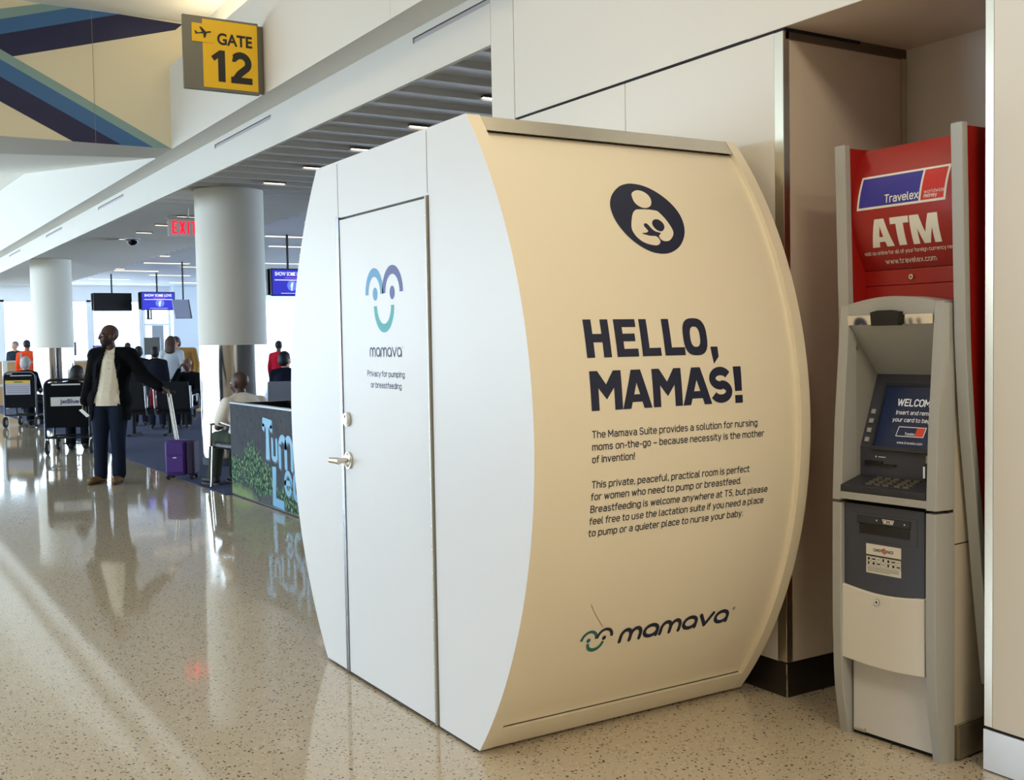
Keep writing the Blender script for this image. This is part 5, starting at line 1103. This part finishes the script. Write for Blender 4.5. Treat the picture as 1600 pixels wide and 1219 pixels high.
# ================================================================== LOUNGE FURNITURE AND OTHER TRAVELLERS
M_seatb = mat('bench_black', (14, 15, 19), .7, spec=.25); M_alu = mat('bench_aluminium', (168, 168, 172), .3, .8)
def bench(label, loc, rz, n, backm, gap=0.0, group='beam seats in the lounge'):
    t = thing('beam_bench', label, 'bench', loc, rz, group)
    xs = [.58*i+(gap if i else 0) for i in range(n)]; fx = [.58*i+(gap if i > 1 or (i == 1 and gap) else 0) for i in range(n+1)]+([.58] if gap else [])
    for x in xs:
        g = G(); g.box(x+.03, x+.55, .0, .48, .40, .46); g.obj('seat', M_seatb, t, bevel=.02)
        g = G(); g.prism([(x+.03, -.02, .42), (x+.03, -.10, .86), (x+.03, -.06, .87), (x+.03, .04, .44)], (.52, 0, 0)); g.obj('backrest', backm, t, bevel=.01)
    for x in fx:
        g = G(); g.tube([(x, -.09, .80), (x, -.05, .45), (x, .0, .33)], .016, 8); g.tube([(x, -.02, .46), (x, .0, .64), (x, .34, .64), (x, .38, .42)], .016, 8); g.obj('arm_frame', M_alu, t)
    if gap: g = G(); g.box(.585, .575+gap, .03, .40, .42, .45); g.obj('side_table', M_seatb, t)
    for x in (.29, .58*n-.29): g = G(); g.tube([(x, .2, .36), (x, .2, .03)], .03, 10); g.box(x-.03, x+.03, -.05, .45, 0, .03); g.obj('leg', M_seatb, t)
    g = G(); g.box(0, .58*n+gap, .17, .23, .33, .39); g.obj('beam', M_seatb, t)
    return t
brz = math.atan2(RT.y, RT.x)
bench('black beam bench with steel frames seen from behind, between standing person and column', (3.758, 18.24, .007), brz, 2, M_seatb, .14)
bench('dark beam bench facing the camera beyond the first bench', (6.12, 19.35, .007), brz+PI, 2, M_seatb)
bench('grey-backed beam bench seen between the thick column and the booth', (5.50, 16.25, .007), brz, 2, mat('bench_grey', (128, 130, 142), .5))
# red bag on the bench
t = thing('red_bag', 'red bag with a white knob standing on the small table between two bench seats', 'bag', (4.325, 17.92, .457), brz)
g = G(); g.box(-.05, .05, .02, .16, 0, .30); g.obj('bag_body', mat('bag_red', (190, 24, 40), .6), t, bevel=.03); g = G(); g.ell((0, .09, .335), .048, .05, .048); g.obj('bag_top', M_wht, t, smooth=60)
# wooden gate counters
def counter(label, loc, rz, w, h=1.08, top=(206, 170, 128)):
    t = thing('gate_counter', label, 'counter', loc, rz, 'pale wooden gate counters')
    g = G(); g.box(0, w, 0, .55, 0, h-.04); g.obj('front', mat('counter_wood_%d' % top[0], top, .5, noise=.1, nscale=6), t)
    g = G(); g.box(-.03, w+.03, -.05, .60, h-.04, h); g.obj('worktop', mat('counter_top', (214, 204, 190), .4), t)
    g = G(); g.box(0, w, -.012, 0, h*.42, h*.48); g.obj('shelf_band', M_wht, t)
    return t
counter('pale wooden gate counter at the windows behind the wheelchair with the yellow notice', (3.35, 30.3, .007), 0, 1.35, 1.12)
counter('pale wooden gate counter between the far column and the standing person', (5.05, 29.3, .007), 0, 1.3, 1.10, (204, 168, 122))
counter('pale wooden gate counter behind the person in white, carrying the purple screen', (6.35, 24.1, .007), brz, 1.5, .97, (200, 168, 132))
g = G(); g.box(-.05, .05, -.05, .05, 0, 1.12); o = g.obj('queue_post', M_wht); o.location = (3.50, 28.6, .007); tag(o, 'slim white post standing before the wooden counter behind the grey-haired person', 'post')
def monitor(label, loc, rz, w, h, m, base=.12):
    t = thing('monitor', label, 'monitor', loc, rz, 'monitors on the gate counters')
    g = G(); g.box(-w/2, w/2, 0, .05, base, base+h); g.obj('casing', M_black, t, bevel=.006)
    g = G(); g.box(-.03, .03, .02, .05, .01, base+.05); g.box(-.10, .10, -.04, .12, 0, .012); g.obj('stand', M_black, t)
    if m: Decal().rect(-w/2+.02, w/2-.02, base+.02, base+h-.02).obj('display', m, on_s(.001), t)
monitor('dark-framed monitor on the wooden counter beside the thin distant column', (5.16, 29.5, 1.117), 0, .26, .34, mat('monitor_grey', (120, 128, 150), .3))
monitor('monitor with purple screen on the counter beside the column', (6.62, 24.15, .987), brz, .34, .30, mat('monitor_violet', (96, 84, 176), .3, emit=(96, 84, 176), estr=.5), .06)
monitor('black monitor seen from behind, beside the brown-haired person in white', (6.22, 25.6, 1.117), brz, .36, .40, None)
counter('low wooden counter behind the travellers, below the grey door', (5.72, 25.8, .007), brz, .9, 1.10, (198, 166, 128))
monitor('small blue monitor on the counter over the shoulder of the standing person', (5.86, 29.55, 1.117), 0, .32, .26, mat('monitor_blue', (110, 112, 180), .3, emit=(110, 112, 180), estr=.4), .10)
# travellers
def P(*a, **k): return person(*a, **k)
P('person with long brown hair and white top standing behind the bench', (5.40, 20.78, .007), (.45, .9), stand(1.62), 1.60, 'light', ((214, 222, 232), 'long'), (50, 54, 70), (30, 30, 32), ('long', (70, 46, 34)), (.3, .95, 0), 'travellers in the lounge', .016)
J = stand(1.66); J['head'] += V3((.12, .16, -.05)); J['neck'] += V3((.08, .10, -.03)); J['chest'] += V3((.03, .05, 0))
P('person in tan jacket leaning towards the person with long brown hair', (5.80, 21.25, .007), (-.75, -.65), J, 1.66, 'light', ((186, 140, 78), 'long'), (60, 56, 60), (40, 36, 34), ('full', (64, 44, 34)), (.2, .9, -.1), 'travellers in the lounge', .016)
P('person with black hair and dark jacket, back turned, in front of the brown-haired person', (4.766, 19.405, .007), (.35, .93), stand(1.43), 1.45, 'brown', ((30, 32, 44), 'long'), (34, 36, 48), (30, 30, 32), ('full', (22, 18, 20)), (.1, 1, 0), 'travellers in the lounge', .016, build=1.2)
P('person in black with dark hair just behind the shoulder of the standing person', (4.70, 20.35, .007), (.3, .95), stand(1.44), 1.45, 'brown', ((24, 24, 30), 'long'), (30, 30, 40), (30, 30, 32), ('full', (20, 18, 22)), (-.2, 1, 0), 'travellers in the lounge', .016, build=1.15)
J = sit(1.60); J['wrR'] = V3((.10, .16, 1.02)); J['elR'] = V3((.22, .18, .78))
P('bald person resting a hand on the cheek, seated facing the camera', (5.365, 19.58, .007), (-AW.x, -AW.y), J, 1.60, 'brown', ((26, 28, 34), 'long'), (34, 36, 44), (30, 30, 32), None, (.35, .9, -.1), 'travellers in the lounge', .016)
b_ = P('person in grey cap and dark jacket behind the counter by the windows', (4.10, 31.3, .007), (-.45, -.9), stand(1.62), 1.66, 'light', ((40, 52, 62), 'long'), (34, 40, 52), (30, 30, 32), ('short', (120, 124, 130)), (.4, .9, 0), 'travellers in the lounge', .018, build=1.25)
b_ = P('person in orange hi-vis vest standing beside the far column', (3.70, 26.4, .007), (.3, .95), stand(1.62), 1.60, 'brown', ((240, 84, 44), 'long'), (30, 32, 44), (30, 30, 32), ('short', (30, 30, 40)), (.1, 1, 0), 'travellers in the lounge', .016, build=1.2)
g = G()
for z in (1.10, ): g.loft([[(.182*math.cos(a), .130*math.sin(a), zz) for a in (2*PI*k/28 for k in range(28))] for zz in (z, z+.05)], caps=False)
g.box(-.135, -.09, -.155, -.115, 1.0, 1.33); g.obj('reflective_band', mat('reflective_grey', (168, 160, 162), .4), b_)
P('person in red shirt standing beyond the grey bench', (7.63, 21.2, .007), (.7, .7), stand(1.50), 1.48, 'brown', ((226, 40, 66), 'long'), (40, 44, 60), (30, 30, 32), ('short', (26, 30, 36)), (-.4, .9, 0), 'travellers in the lounge', .016, build=1.15)
P('person with black hair seated on the grey bench at the booth edge', (5.98, 16.35, .007), (AW.x, AW.y), sit(1.74), 1.80, 'light', ((26, 30, 48), 'long'), (30, 34, 50), (30, 30, 32), ('full', (20, 20, 28)), (.5, .85, 0), 'travellers in the lounge', .016)
P('dark-haired person whose head shows over the blazered shoulder nearer the column of steel', (5.72, 28.3, .007), (.3, .95), stand(1.52), 1.50, 'brown', ((30, 34, 44), 'long'), (30, 34, 50), (30, 30, 32), ('full', (24, 22, 26)), (0, 1, 0), 'travellers in the lounge', .018)
P('dark-haired person whose head shows over the outstretched arm of the blazered person', (6.04, 27.2, .007), (.3, .95), stand(1.53), 1.51, 'brown', ((36, 36, 44), 'long'), (30, 34, 50), (30, 30, 32), ('full', (26, 24, 28)), (0, 1, 0), 'travellers in the lounge', .018)
